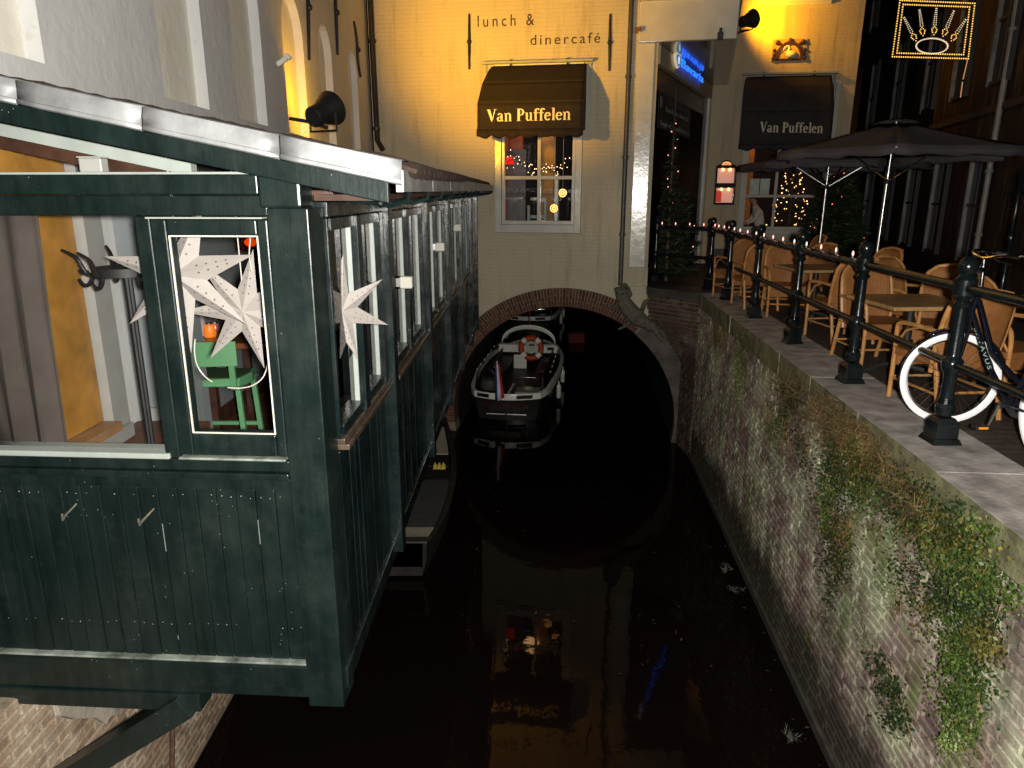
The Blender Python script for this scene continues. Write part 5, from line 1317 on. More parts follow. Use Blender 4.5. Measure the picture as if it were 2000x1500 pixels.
m.sheet([l + [l[0]] for l in (loop(-.25, .82), loop(-.02, .92), loop(.22, .985), loop(.34, 1.0))]); m.face(loop(-.25, .82)); m.build("hull", boatblk, tb_, smooth=True)
m = MB(); m.sheet([l + [l[0]] for l in (loop(.34, 1.0), loop(.345, 1.03), loop(.47, 1.03), loop(.475, .94), loop(.40, .93))]); m.build("gunwale", boatw, tb_, smooth=True)
m = MB(); m.sheet([l + [l[0]] for l in (loop(.40, .925), loop(.06, .85))]); m.face(loop(.06, .85)); m.build("inner_shell", inr, tb_)
for sx in (-1, 1):
    m = MB(); m.box((sx * .52 - .16, .9, .30), (sx * .52 + .16, 4.0, .34)); m.box((sx * .66 - .015, .9, .345), (sx * .66 + .015, 3.9, .56)); m.build("bench", inr, tb_)
    m = MB(); m.tube([V((sx * .74, .5, .50)), V((sx * .76, .8, .64)), V((sx * .82, 2.0, .66)), V((sx * .82, 3.5, .66)), V((sx * .72, 3.9, .7))], .016, 8); m.build("hand_rail", M['chrome'], tb_, smooth=True)
    for k in range(6):
        m = MB(); m.ball(V((sx * .82, 1.0 + k * .5, .68)), .017, 6); m.build("rail_stud", mat("white_stud", (.9, .9, .85), .3) if (k == 0 and sx == -1) else bpy.data.materials["white_stud"], tb_)
m = MB()
for k in range(6): m.box((-.18 + k * .004, .9 + k * .22, .075), (-.13 + k * .004, 1.02 + k * .22, .085))
m.build("floor_stripe", bpy.data.materials["white_stud"], tb_)
mat("black_plate", (.012, .012, .016), .4)
for x0, x1 in ((-.62, -.36), (.22, .54)):
    m = MB()
    xm = (x0 + x1) / 2; yq = lambda x: -.20 * (1 - (x / .69) ** 2) - .030
    m.box8([V((x0, yq(x0) - .008, .375)), V((x1, yq(x1) - .008, .375)), V((x1, yq(x1) + .02, .375)), V((x0, yq(x0) + .02, .375)), V((x0, yq(x0) - .008, .445)), V((x1, yq(x1) - .008, .445)), V((x1, yq(x1) + .02, .445)), V((x0, yq(x0) + .02, .445))]); m.build("name_plate", bpy.data.materials["black_plate"], tb_)

m = MB(); m.box((-.3, -.16, .10), (.3, -.05, .22)); m.build("rudder_box", boatblk, tb_)
m = MB(); m.tube([V((0, -.2, -.05)), V((0, -.2, .24))], .018, 8); m.tube([V((-.42, -.17, .03)), V((.42, -.17, .03))], .022, 8); m.build("stern_step", M['steel'], tb_)
m = MB(); m.box((.15, .06, .41), (.66, .5, .45)); m.build("stern_deck", mat("grey_deck", (.32, .30, .27), .7), tb_, bevel=.01)
m = MB(); m.lathe([(.20, .42), (.22, .46), (.2, .62), (.12, .66)], (-.42, .42, 0), 14); m.build("helm_seat", mat("dark_grey_vinyl", (.07, .07, .065), .4), tb_, smooth=True)
m = MB(); m.tube([V((-.3, .75, .06)), V((-.3, .72, .62))], .03, 8); m.tube([V((-.46, .72, .74)), V((-.38, .7, .82)), V((-.26, .7, .82)), V((-.2, .72, .74)), V((-.26, .74, .66)), V((-.38, .74, .66))], .012, 6, closed=True); m.build("helm", M['steel'], tb_)
m = MB(); m.tube([V((-.55, .9, .42)), V((-.5, .88, .56)), V((.5, .88, .56)), V((.58, .9, .42))], .014, 8); m.build("cross_rail", M['chrome'], tb_, smooth=True)
# windscreen arch over the fore deck
AY = 4.05
m = MB(); n = 16; rows = []
for (y, k, z0) in ((AY, 1.0, .62), (AY + .02, 1.0, .72), (AY + .34, .86, .74), (AY + .34, .86, .70)):
    rows.append([V((.70 * k * math.cos(math.pi * i / n), y, z0 + .42 * k * math.sin(math.pi * i / n))) for i in range(n + 1)])
m.sheet(rows); m.build("windscreen_arch", boatw, tb_, smooth=True, solid=.02)
m = MB(); m.face([V((.70 * math.cos(math.pi * i / n), AY + .05, .66 + .40 * math.sin(math.pi * i / n))) for i in range(n + 1)]); m.build("windscreen", M['glass_d'], tb_)
m = MB(); m.box((-.78, AY - .02, .42), (.78, AY + .04, .62)); m.build("dashboard", boatw, tb_, bevel=.01)
m = MB(); m.box((-.74, AY - .03, .62), (.74, AY - .0, .66)); m.build("dash_rail", M['steel'], tb_)
m = MB(); m.box((.5, AY - .05, .5), (.68, AY - .022, .58)); m.build("dash_plate", bpy.data.materials["black_plate"], tb_)
m = MB(); m.box((-.34, AY - .40, .07), (.0, AY - .36, .44)); m.build("locker_panel", boatw, tb_, bevel=.02)
m = MB(); m.tube([V((.0, AY + .3, 1.1)), V((.0, AY + .3, 1.42))], .012, 6); m.ball(V((0, AY + .3, 1.44)), .035, 8); m.build("mast_light", mat("red_light_glass", (.4, .02, .02), .3), tb_)
coil = mat("pale_rope", (.42, .38, .28), .9, .2, 30)
m = MB(); m.tube([V((.40 + (.05 + .0011 * i) * math.cos(i * .55), .30 + (.05 + .0011 * i) * math.sin(i * .55), .462 + .0004 * i)) for i in range(60)], .009, 5); m.build("rope_coil", coil, tb_, smooth=True)
for y_ in (1.3, 2.7):
    m = MB(); m.lathe([(.01, -.2), (.05, -.17), (.055, .1), (.02, .16), (.012, .22)], (.99, y_, .18), 12); m.build("fender", M['white_gl'], tb_, smooth=True)
m = MB(); m.box((-.44, 1.0, .345), (-.60, 1.9, .40)); m.box((.44, 2.2, .345), (.60, 3.1, .40)); m.build("cushion", mat("dull_red_cushion", (.10, .025, .02), .9), tb_, bevel=.015, kind='stuff')
m = MB(); m.tube([V((.14, 1.9, .07)), V((.02, 2.4, .07)), V((-.06, 2.9, .07))], .012, 5); m.build("oar", coil, tb_)
# flag
m = MB(); m.tube([V((-.16, -.13, .42)), V((-.17, -.27, 1.18))], .012, 8); fl = m.build("flag_staff", boatw, tb_)
for k, c_ in enumerate(((.50, .02, .025), (.70, .68, .64), (.02, .04, .22))):
    m = MB(); rows = []
    for j in range(9):
        f = j / 8; row = []
        for i in range(5):
            g_ = (k + i / 4) / 3; top_ = V((-.165, -.265, 1.14)); w_ = .10 + .16 * f
            row.append(top_ + V(((.5 - g_) * w_ * .8 + .05 * f, -.02 - .035 * math.sin(g_ * 8 + f * 3) * f, -.72 * f - .10 * g_ * f)))
        rows.append(row)
    m.sheet(rows); m.build("flag_stripe", mat(("red", "white", "blue")[k] + "_flag_cloth", c_, .8, .1), fl, smooth=True, solid=.003)
ang = math.atan2(.66, 5.0)
boat2 = copy_tree(tb_)
for ch in list(boat2.children_recursive):
    if ch.name.split('.')[0] in ("flag_staff", "flag_stripe", "windscreen_arch", "windscreen", "mast_light", "helm", "helm_seat"): bpy.data.objects.remove(ch)
tb_.location = (-.10, 14.15, WATER + .12); tb_.rotation_euler = (0, 0, -ang)
boat2['label'] = "farther boat with white stern barely showing deep under the arch"
bp2 = at_z(1034, 620, WATER + .54); boat2.location = (bp2.x, bp2.y, WATER + .12); boat2.rotation_euler = (0, 0, -ang)
# lifebuoy standing on the boat
lb = tb_.matrix_basis @ V((.06, AY - .30, .66)); lb = Matrix.Translation(tb_.location) @ Matrix.Rotation(-ang, 4, 'Z') @ V((.10, AY - .28, .60))
t = thing("lifebuoy", "orange lifebuoy with four white bands propped up in the tour boat", "lifebuoy", lb)
tl = V((0, .35, 1)).normalized(); xx = V((1, -.1, 0)).normalized(); rg = lambda a, r=.26: lb + xx * (r * math.cos(a)) + tl * (r * math.sin(a))
orange = mat("orange_buoy", (.52, .07, .015), .5, .1); wband = mat("bright_white_band", (.95, .95, .92), .4, .02)
m = MB(); m.tube([rg(2 * math.pi * i / 40) for i in range(40)], .075, 10, closed=True); rb = m.build("ring", orange, t, smooth=True)
for k in range(4):
    m = MB(); a = math.pi / 4 + k * math.pi / 2; m.tube([rg(a + q) for q in (-.22, -.11, 0, .11, .22)], .079, 10); m.build("band", wband, t, smooth=True)
m = MB(); m.lathe([(.165, -.01), (.165, .01)], lb + V((0, .06, 0)), 24, ax=(0, -1, .35)); bp_ = m.build("backing_disc", mat("cream_disc", (.5, .52, .42), .6), t)
m = MB(); c_ = lb + V((.02, -.0, .08)); m.box(c_ - V((.07, .02, .02)), c_ + V((.07, .02, .02))); m.build("plate", bpy.data.materials["black_plate"], bp_)
lsh = bpy.data.objects  # (no further use)
# red panel added in the tunnel, its colour stands for mirrored red light
q0 = at_y(1111, 652, 22.0)
t = thing("red_glimmer", "dull red glimmer painted on a panel low in the dark tunnel right of the tour boat", "glimmer", (q0.x, 22, q0.z))
q1 = at_y(1141, 690, 22.0); m = MB(); m.box((q0.x, 22, q1.z - .1), (q1.x, 22.06, q0.z)); m.build("panel", brick_mat("red_glimmer_paint", [(.20, .03, .035), (.26, .05, .05)]), t)
m = MB(); m.box((q0.x, 22.06, WATER - .3), (q1.x, 22.2, q0.z + .05)); m.build("frame", M['soot'], t)

# ------------------------------------------------------------------ black punt moored under the pavilion
pt = thing("punt", "black wooden punt with beige end decks moored under the green pavilion", "boat", (-1.5, 10, WATER))
n = 20; z0, z1 = WATER - .12, WATER + .30
gun = lambda q: .30 + .34 * math.sin(math.pi * min(1, max(0, q * .9 + .06))) ** .8
cxp = lambda q: lerp(-1.42, -1.62, q) ; yp = lambda q: lerp(7.75, 12.75, q)
rise = lambda q: .16 * (2 * q - 1) ** 4
def prow(k, z): return [V((cxp(i / n) - gun(i / n) * k, yp(i / n), z + rise(i / n))) for i in range(n + 1)] + [V((cxp(i / n) + gun(i / n) * k, yp(i / n), z + rise(i / n))) for i in reversed(range(n + 1))]
m = MB()
ls = [prow(.82, z0), prow(.96, z0 + .2), prow(1.0, z1), prow(1.02, z1 + .03), prow(.88, z1 + .03), prow(.84, z0 + .12)]
m.sheet([l + [l[0]] for l in ls]); m.face(prow(.82, z0)); m.face(prow(.84, z0 + .12)); m.build("hull", mat("tarred_black_timber", (.022, .019, .017), .55, .4, 8), pt, smooth=True)
beige = mat("beige_deck", (.36, .32, .24), .7, .12)
def pdeck(q0, q1, z, mt, nm, k=.82):
    m = MB(); N = 8; Lh = [V((cxp(lerp(q0, q1, i / N)) - gun(lerp(q0, q1, i / N)) * k, yp(lerp(q0, q1, i / N)), z + rise(lerp(q0, q1, i / N)))) for i in range(N + 1)]; Rh = [V((cxp(lerp(q0, q1, i / N)) + gun(lerp(q0, q1, i / N)) * k, yp(lerp(q0, q1, i / N)), z + rise(lerp(q0, q1, i / N)))) for i in range(N + 1)]
    m.sheet([Lh, Rh]); return m.build(nm, mt, pt, solid=.02)
pdeck(.05, .155, z1 - .04, beige, "end_deck"); pdeck(.72, .95, z1 - .04, beige, "end_deck"); pdeck(.18, .60, z0 + .16, mat("dark_grey_mat", (.05, .05, .05), .9, .3, 10), "floor_mat"); pdeck(.60, .70, z1 - .02, M['black'], "bench")
pdeck(-.0, .045, z1 + .03, mat("worn_black_stern", (.04, .036, .032), .6, .4), "stern_board", 1.0)
for i in range(3):
    q = at_z(850 + i * 8, 914, z1); m = MB(); m.prism([(q.x - .024, z1 - .01), (q.x + .024, z1 - .01), (q.x + .024, z1 + .05), (q.x, z1 + .085), (q.x - .024, z1 + .05)], lambda a, b, d: V((a, d, b)), q.y, q.y - .02); m.build("marker", mat("yellow_marker", (.6, .48, .08), .5) if i == 0 else bpy.data.materials["yellow_marker"], pt, bevel=.008)
m = MB(); q = at_z(786, 1014, z1 + .08); m.tube([q + V((.035 * math.cos(i * math.pi / 5), 0, .035 * math.sin(i * math.pi / 5))) for i in range(10)], .008, 6, closed=True); m.tube([q + V((0, .0, -.035)), q + V((0, 0, -.14))], .008, 6); m.build("mooring_ring", M['steel'], pt)
# ------------------------------------------------------------------ grey house on the left, with blind niches
gh = thing("grey_house", "tall grey rendered house wall with pale arched niches on the left", "building", (-2.55, 8, 0))
nich = [(3.42, 4.18), (5.56, 6.36), (7.03, 7.83), (8.57, 9.40), (10.12, 10.84), (11.87, 12.54)]
def nloop(a, b):
    c = (a + b) / 2; r = (b - a) / 2; zt = 3.83 - r * 1.15
    return [(a, 2.29), (b, 2.29), (b, zt)] + [(c + r * math.cos(math.pi * i / 12), zt + r * 1.15 * math.sin(math.pi * i / 12)) for i in range(1, 12)] + [(a, zt)]
def zt_long(a, b): return [(a, 2.29), (b, 2.29), (b, 7), (a, 7)]
holes = [zt_long(*n_) if i < 2 else nloop(*n_) for i, n_ in enumerate(nich)]
m = MB(); m.prism([(3.34, -.95), (13.62, -.95), (13.62, 9), (3.34, 9)], lambda a, b, d: LW.p(a, b, d), -.12, 0, holes=holes); m.build("wall", M['grey_wall'], gh)
for (a, b), h in zip(nich, holes):
    m = MB(); m.face([LW.p(x, z, -.10) for x, z in h]); m.build("niche_panel", M['niche'], gh)
# brick foundation
fd = thing("house_foundation", "pale brick canal foundation under the green pavilion at the lower left", "wall", (-2.6, 4, -2))
m = MB(); m.fbox(LW, -1, 13.4, -3.4, -.96, -.4, -.07); m.build("mortar_backing", M['mortar'], fd)
P, I_ = brick_mesh("low_brick", .205, .052, .06); FM = mk("brick", P, I_, M['low_brick']); FST = MB()
cand = []
for r in range(31):
    z = -.99 - r * .063
    y = 1.0 + (r % 2) * .11
    while y < 12.9:
        q = pj(LW.p(y, z)); cand.append((y, z, q)); y += .217
vis = [c for c in cand if -30 < c[2][0] < 460 and c[2][1] < 1540]
vs_ = set((c[0], c[1]) for c in sorted(vis, key=lambda c: (LW.p(c[0], c[1]) - EYE).length)[:280])
for y, z, q in cand:
    Mx = LW.M(y, z, -.056 + R.uniform(-.004, .004)) @ Matrix.Rotation(R.uniform(-.012, .012), 4, 'Y')
    if (y, z) in vs_: add_brick("brick", FM, fd, Mx)
    else: FST.grid([Mx @ V(p) for p in P], I_)
FST.build("brick_field", M['low_brick'], fd, kind='stuff')
t = thing("hanging_sheet", "grey rag of lead sheet hanging over the brick foundation", "sheet", LW.p(3.6, -1.1, .02))
q = [LW.at(100, 1362), LW.at(232, 1366), LW.at(228, 1392), LW.at(205, 1400), LW.at(196, 1412), LW.at(178, 1402), LW.at(135, 1404), LW.at(108, 1398)]
m = MB(); m.prism(q, lambda a, b, d: LW.p(a, b, d), .0, .03); m.build("sheet", mat("grey_cement_patch", (.34, .30, .25), .85, .3, 8, bump=.5), t, bevel=.008)
m = MB(); a = LW.at(325, 1380); b = LW.at(340, 1495); m.tube([LW.p(a[0], -1.0, .02), LW.p(a[0], a[1] - .2, .02), LW.p(b[0] - .1, b[1], .03)], .018, 6)
tag(m.build("rusty_rod", mat("rusty_iron", (.10, .05, .03), .8, .4, 20), None, smooth=True), "thin rusty rod hanging down the brick foundation", "rod")

# ------------------------------------------------------------------ green pavilion hanging over the canal
pav = thing("dining_pavilion", "dark green timber dining pavilion built out over the canal", "pavilion", (-1.7, 3.2, -.9))
E_ = lambda X: (X + .85) * 1.0018
gr = M['green']
def ebox(name, X0, X1, z0, z1, d0, d1, mt=None, parent=None, bevel=.006, **k):
    m = MB(); m.fbox(END, E_(X0), E_(X1), z0, z1, d0, d1); return m.build(name, mt or gr, parent or pav, bevel=bevel, **k)
XL = -2.95
ebox("corner_post", -1.035, -.856, -.93, 1.545, -.16, .035)
ebox("post_cap", -1.055, -.875, 1.545, 1.68, -.1, .055, bevel=.012)
ebox("head_beam", XL, -1.058, 1.60, 1.68, -.10, .045); ebox("head_board", XL, -1.037, 1.512, 1.597, -.10, .012)
ebox("head_ledge", XL, -1.058, 1.681, 1.692, -.12, .05, M['white_in'])
ebox("middle_post", -1.625, -1.556, .405, 1.509, -.10, .02)
ebox("sill_rail", XL, -1.037, .345, .40, -.10, .02); ebox("sill_nosing", XL, -1.60, .402, .43, -.10, .035, M['white_in'])
ebox("sill_moulding", XL, -1.037, .31, .342, -.08, .040); ebox("apron_rail", XL, -1.037, .245, .307, -.08, .012)
# casement right of the middle post
for nm, a in (("left", (-1.553, -1.485, .423, 1.497)), ("right", (-1.085, -1.04, .423, 1.497))): ebox("casement_stile", *a, -.06, .024)
ebox("casement_rail", -1.482, -1.088, 1.432, 1.497, -.06, .024); ebox("casement_rail", -1.482, -1.088, .423, .528, -.06, .024)
ebox("casement_drip", -1.56, -1.05, 1.500, 1.508, -.02, .05, M['white_in']); ebox("casement_sill", -1.55, -1.04, .408, .420, -.02, .05, M['green_chipped'])
m = MB()
for X0, X1, z0, z1 in ((-1.482, -1.476, .53, 1.43), (-1.094, -1.088, .53, 1.43), (-1.476, -1.094, .53, .536), (-1.476, -1.094, 1.424, 1.43)): m.fbox(END, E_(X0), E_(X1), z0, z1, .010, .018)
m.build("glazing_bead", M['white_gl'], pav)
for X0, X1, z0, z1 in ((XL, -1.626, .43, 1.51), (-1.482, -1.088, .528, 1.432)):
    m = MB(); m.face([END.p(E_(X0), z0, -.035), END.p(E_(X1), z0, -.035), END.p(E_(X1), z1, -.035), END.p(E_(X0), z1, -.035)]); m.build("pane", M['glass'], pav)
# boards of the end wall
x = XL; i = 0; w = .0958
while x < -1.04:
    x1 = min(x + w, -1.038); m = MB(); dd = R.uniform(-.002, .003)
    m.fbox(END, E_(x + .002), E_(x1 - .002), -.685, .243, -.05, -.004 + dd); o = m.build("plank", gr, pav, bevel=.004)
    if i % 1 == 0:
        mm = MB()
        for z in (.205, -.50):
            for q in (-.02, .025):
                if R.random() < .65: mm.ball(END.p(E_((x + x1) / 2 + q), z + R.uniform(-.008, .008), -.004 + dd), R.uniform(.0016, .003), 5)
        if mm.f: mm.build("nail", M['white_in'], o, kind='stuff')
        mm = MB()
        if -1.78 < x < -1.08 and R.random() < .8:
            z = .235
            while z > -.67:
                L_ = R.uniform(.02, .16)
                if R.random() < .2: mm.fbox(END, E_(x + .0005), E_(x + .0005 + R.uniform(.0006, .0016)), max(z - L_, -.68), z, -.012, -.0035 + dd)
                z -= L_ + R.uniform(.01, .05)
            if mm.f: mm.build("edge_glint", M['white_in'], o, kind='stuff')  # pale slivers painted in for light glinting along the board grooves
    x = x1; i += 1
ebox("bottom_ledge", XL, -1.037, -.700, -.688, -.05, .026, M['green_chipped'], bevel=.004); ebox("ledge_board", XL, -1.037, -.713, -.702, -.05, .022); ebox("bottom_beam", XL, -1.037, -.895, -.715, -.06, .016)
ebox("cross_beam", -2.95, -1.615, -1.0, -.898, -.10, .03)
for (X, z) in ((-2.2, .09), (-1.817, .075)):
    m = MB(); p = END.p(E_(X), z, 0); m.tube([p + V((0, -.0, -.0)), p + V((.02, -.03, -.015)), p + V((.05, -.04, .02)), p + V((.10, -.03, .07))], [.005, .006, .006, .004], 6); m.build("hook", M['stone_fig'], pav, smooth=True)
    m = MB(); m.box(p + V((-.02, -.008, .03)), p + V((.0, .004, .06))); m.build("hook_plate", M['green'], pav)
m = MB(); a, b = END.p(E_(-1.68), -.95, -.0), END.p(E_(-2.62), -1.62, -.03); m.bar(a, b, .14, .13); m.build("brace", gr, pav, bevel=.006)
m = MB(); m.bar(END.p(E_(-2.80), -.75, -.05), END.p(E_(-2.86), -2.1, -.03), .10, .16); m.build("wall_post", gr, pav, bevel=.006)
# floor, inside
m = MB(); m.box((-2.54, 3.36, -.36), (-.95, 13.0, -.30)); m.build("floor", M['wood_floor'], pav)
m = MB(); m.box((-2.9, 3.36, -.295), (-2.06, 4.585, .11)); m.build("platform", M['wood_floor'], pav)
m = MB(); m.box((-2.54, 3.36, -.93), (-.95, 13.2, -.87)); m.build("underside", M['dark_wood'], pav)
# roof
zr = lambda X, Y: 1.648 + .202 * (-.453 - X) + .008 * (Y - 3)
def rbox(name, X0, X1, dz0, dz1, y0, y1, mt, nx=1, **k):
    m = MB(); P_ = [(X0, y0), (X1, y0), (X1, y1), (X0, y1)]
    yy = lambda X, y: y - .06 * (X + .85) if y < 4 else y
    m.box8([V((X, yy(X, y), zr(X, y) + dz0)) for X, y in P_] + [V((X, yy(X, y), zr(X, y) + dz1)) for X, y in P_]); return m.build(name, mt, pav, **k)
rbox("rake_board", XL, -.50, -.092, -.003, 2.98, 3.03, gr, bevel=.004)
m = MB()
yy = lambda X, y: y - .06 * (X + .85)
for k_, (X0, X1) in enumerate(((-2.545, -1.985), (-1.98, -1.48), (-1.475, -.93), (-.925, -.44))):
    m = MB(); rows = []
    for q in range(7):
        X = lerp(X0, X1, q / 6); y_ = yy(X, 2.965); wv = .004 * math.sin(q * 2.3 + k_ * 3)
        rows.append([V((X, y_ - .002 + wv * .5, zr(X, 3) - .010)), V((X, y_ - .010 + wv * .5, zr(X, 3) - .002)), V((X, y_ - .010 + wv * .5, zr(X, 3) + .010)), V((X, y_ - .003 + wv, zr(X, 3) + .014)), V((X, y_ + .002 + wv, zr(X, 3) + .050)), V((X, y_ + .010 - wv, zr(X, 3) + .084)), V((X, y_ + .05, zr(X, 3) + .089)), V((X, y_ + .2, zr(X, 3) + .090))])
    m.sheet(rows); m.build("zinc_flashing", M['zinc'], pav, smooth=True, solid=.003)
rbox("roof_boards", XL, -.46, .0, .03, 3.04, 13.2, M['dark_wood'])
# pantiles: one ribbed sheet, eave course seen edge on
m = MB(); rows = []
for j in range(200):
    y = lerp(3.10, 13.15, j / 199)
    rows.append([V((X, y + (0 if X < -.5 else .0), zr(X, y) + .055 + .022 * math.sin(y * 2 * math.pi / .2) + (.018 if k % 2 else 0))) for k, X in enumerate([lerp(-2.54, -.40, q / 12) for q in range(13)])])
m.sheet(rows); m.build("roof_tiles", M['tile'], pav, smooth=False, solid=.018, kind='stuff')
ex_ = lambda y: -.44 + .0117 * (y - 3)
m = MB(); k = 0; y = 2.98
while y < 13.0:
    y1 = min(y + 1.0, 13.05); m = MB()
    m.box8([V((ex_(y) - .03, y, zr(ex_(y), y) - .035)), V((ex_(y), y, zr(ex_(y), y) - .035)), V((ex_(y1), y1 - .006, zr(ex_(y1), y1) - .035)), V((ex_(y1) - .03, y1 - .006, zr(ex_(y1), y1) - .035)),
            V((ex_(y) - .03, y, zr(ex_(y), y) + .05)), V((ex_(y), y, zr(ex_(y), y) + .05)), V((ex_(y1), y1 - .006, zr(ex_(y1), y1) + .05)), V((ex_(y1) - .03, y1 - .006, zr(ex_(y1), y1) + .05))])
    m.build("gutter_strip", M['lead'], pav); y = y1
n = 15
for i in range(n):
    y = 3.2 + i * .68; X = ex_(y); z = zr(X, y) - .04
    m = MB(); m.tube([V((X - .01, y, z + .01)), V((X - .02, y, z - .03)), V((X - .09, y, z - .055)), V((X - .2, y, z - .04)), V((X - .33, y, z - .02))], .011, 6); m.build("gutter_bracket", M['green2'], pav, smooth=True)
m = MB(); pts = []
for i in range(80): y = 3.1 + i * .125; X = ex_(y) - .12; pts.append(V((X, y, zr(X, y) - .105 + .01 * math.sin(i * 1.2))))
m.tube(pts, .009, 6); m.build("cable_run", M['black'], pav, smooth=True)
m = MB(); m.box8([V((-.83, 3.06, 1.575)), V((-.56, 3.04, 1.575)), V((-.42, 12.9, 1.66)), V((-.70, 12.9, 1.66)), V((-.83, 3.06, 1.60)), V((-.56, 3.04, 1.60)), V((-.42, 12.9, 1.69)), V((-.70, 12.9, 1.69))]); m.build("eave_soffit", M['dark_wood'], pav)
rbox("rafter", XL, -1.45, -.17, -.115, 3.30, 3.36, M['white_in']); rbox("purlin_board", XL, -1.2, -.235, -.175, 3.38, 3.45, M['dark_wood'])
for y in (4.6, 6.2, 7.8, 9.4, 11): rbox("rafter", XL, -.9, -.13, -.01, y, y + .09, M['dark_wood'])
rbox("ceiling_boards", XL, -.9, -.03, -.004, 3.5, 13.1, M['dark_wood'])
# side wall over the water
g2 = M['green2']
PY = [3.12, 4.50, 6.30, 8.02, 9.68, 11.45, 12.80]
def sbox(name, s0, s1, z0, z1, d0, d1, mt=None, parent=None, bevel=.005):
    m = MB(); m.fbox(SIDE, s0, s1, z0, z1, d0, d1); return m.build(name, mt or g2, parent or pav, bevel=bevel)
sbox("head_beam", 3.27, 13.05, 1.50, 1.57, -.10, .02); sbox("head_beam", 3.27, 13.05, 1.572, 1.62, -.10, .05, M['dark_wood'])
for i, y in enumerate(PY[1:]):
    sbox("side_post", y - .06, y + .06, -.80 + .01 * (i % 2), 1.62, -.09, .075)
    sbox("side_post_face", y + .062, y + .17, .40, 1.49, -.06, .03)
for i, (a, b) in enumerate(zip(PY[:-1], PY[1:])):
    a2, b2 = (a + .16 if i == 0 else a + .175), b - .065; w_ = b2 - a2
    # sill boards
    sbox("side_sill", a2 + (.0 if i else .02), b2, .375, .405, -.08, .045 if i == 0 else .06, M['brown_sill']); sbox("side_sill_upper", a2, b2, .41, .44, -.08, .03, g2 if i else M['brown_sill'])
    cuts = [a2, a2 + w_ * .50, b2]
    for k in range(2):
        c0, c1 = cuts[k], cuts[k + 1]
        fr = sbox("side_window", c0, c0 + .035, .443, 1.497, -.05, .012)
        m = MB(); m.fbox(SIDE, c1 - .10, c1 - .002, .443, 1.497, .002, .038); m.fbox(SIDE, c0 + .036, c1 - .101, 1.44, 1.497, -.03, .02); m.fbox(SIDE, c0 + .036, c1 - .101, .443, .50, -.03, .02); m.build("frame", g2, fr, bevel=.004)
        m = MB(); m.fbox(SIDE, c1 - .10, c1 - .03, .445, 1.49, -.045, .0); m.fbox(SIDE, c0 + .036, c1 - .101, .502, .53, -.09, -.031); m.build("inner_frame", M['white_in'], fr, bevel=.004)
        m = MB(); m.face([SIDE.p(c0 + .03, .5, -.025), SIDE.p(c1 - .102, .5, -.025), SIDE.p(c1 - .102, 1.44, -.025), SIDE.p(c0 + .03, 1.44, -.025)]); m.build("pane", M['glass_d'], fr)
    y = a2 - .10 if i else a2 - .10; nb = int((b2 - y) / .098)
    for k in range(nb + 1):
        y0 = y + k * .098; y1 = min(y0 + .095, b2)
        if y1 - y0 < .02: continue
        sbox("side_plank", y0 + .0015, y1 - .0015, -.74, .372, -.05, R.uniform(-.004, .002), bevel=.003)
sbox("side_bottom_beam", 3.12, 13.0, -.86, -.743, -.12, .012)
for i, (y, z) in enumerate(((5.02, 1.0), (7.1, 1.10), (9.0, 1.2))):
    m = MB(); m.fbox(SIDE, y - .05, y + .03, z - .04, z + .045, .03, .12)
    o = m.build("outdoor_lamp", M['white_gl'], None, bevel=.012)
    tag(o, ("nearest", "second", "farthest")[i] + " of three small white boxes along the pavilion's side windows", "lamp", "white boxes on the pavilion side")
    m = MB(); m.fbox(SIDE, y - .02, y + .0, z - .03, z + .03, .0, .028); m.build("mount", M['steel'], o)

# ---- inside the pavilion
m = MB(); m.box((-2.548, 3.38, .26), (-2.51, 4.14, 2.05)); m.build("wood_panel", M['ochre'], pav)
m = MB(); m.box((-2.545, 3.38, .20), (-2.40, 4.14, .255)); m.build("panel_sill", mat("light_wood_sill", (.30, .17, .08), .5), pav)
m = MB(); m.box((-2.545, 3.38, .11), (-2.42, 4.3, .197)); m.build("skirting", M['skirting'], pav)
m = MB(); m.box((-2.547, 4.16, .11), (-2.46, 4.34, 2.0)); m.build("casing", M['skirting'], pav)
m = MB(); m.box((-2.548, 4.62, -.3), (-2.16, 4.85, 2.0)); m.build("pier", M['interior'], pav)
m = MB(); m.box((-2.52, 4.59, .112), (-2.14, 4.618, .20)); m.build("skirting", M['skirting'], pav)
m = MB(); m.box((-2.549, 4.86, -.3), (-2.50, 8.5, 2.0)); m.build("inner_wall", M['interior'], pav)
m = MB(); m.box((-2.499, 4.87, -.3), (-2.48, 8.4, -.16)); m.build("skirting", M['dark_wood'], pav)
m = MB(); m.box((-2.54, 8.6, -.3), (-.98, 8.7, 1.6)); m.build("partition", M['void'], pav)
t = thing("curtain", "brown grey curtain hanging at the left edge of the pavilion window", "curtain", (-2.4, 3.4, 1.5))
m = MB(); rows = []
for j in range(12):
    z = lerp(1.52, .0, j / 11); row = []
    for i in range(40):
        f = i / 39; X = lerp(-2.93, -2.155 - .07 * (j / 11), f); row.append(V((X, 3.29 + .035 * math.sin(f * 34 + .3 * math.sin(j * .5)) * (.5 + .5 * j / 11), z)))
    rows.append(row)
m.sheet(rows); m.build("cloth", M['curtain'], t, smooth=True, solid=.004)
m = MB(); m.tube([V((-2.93, 3.29, 1.535)), V((-1.95, 3.29, 1.535))], .012, 8); m.build("rail", M['white_in'], t)
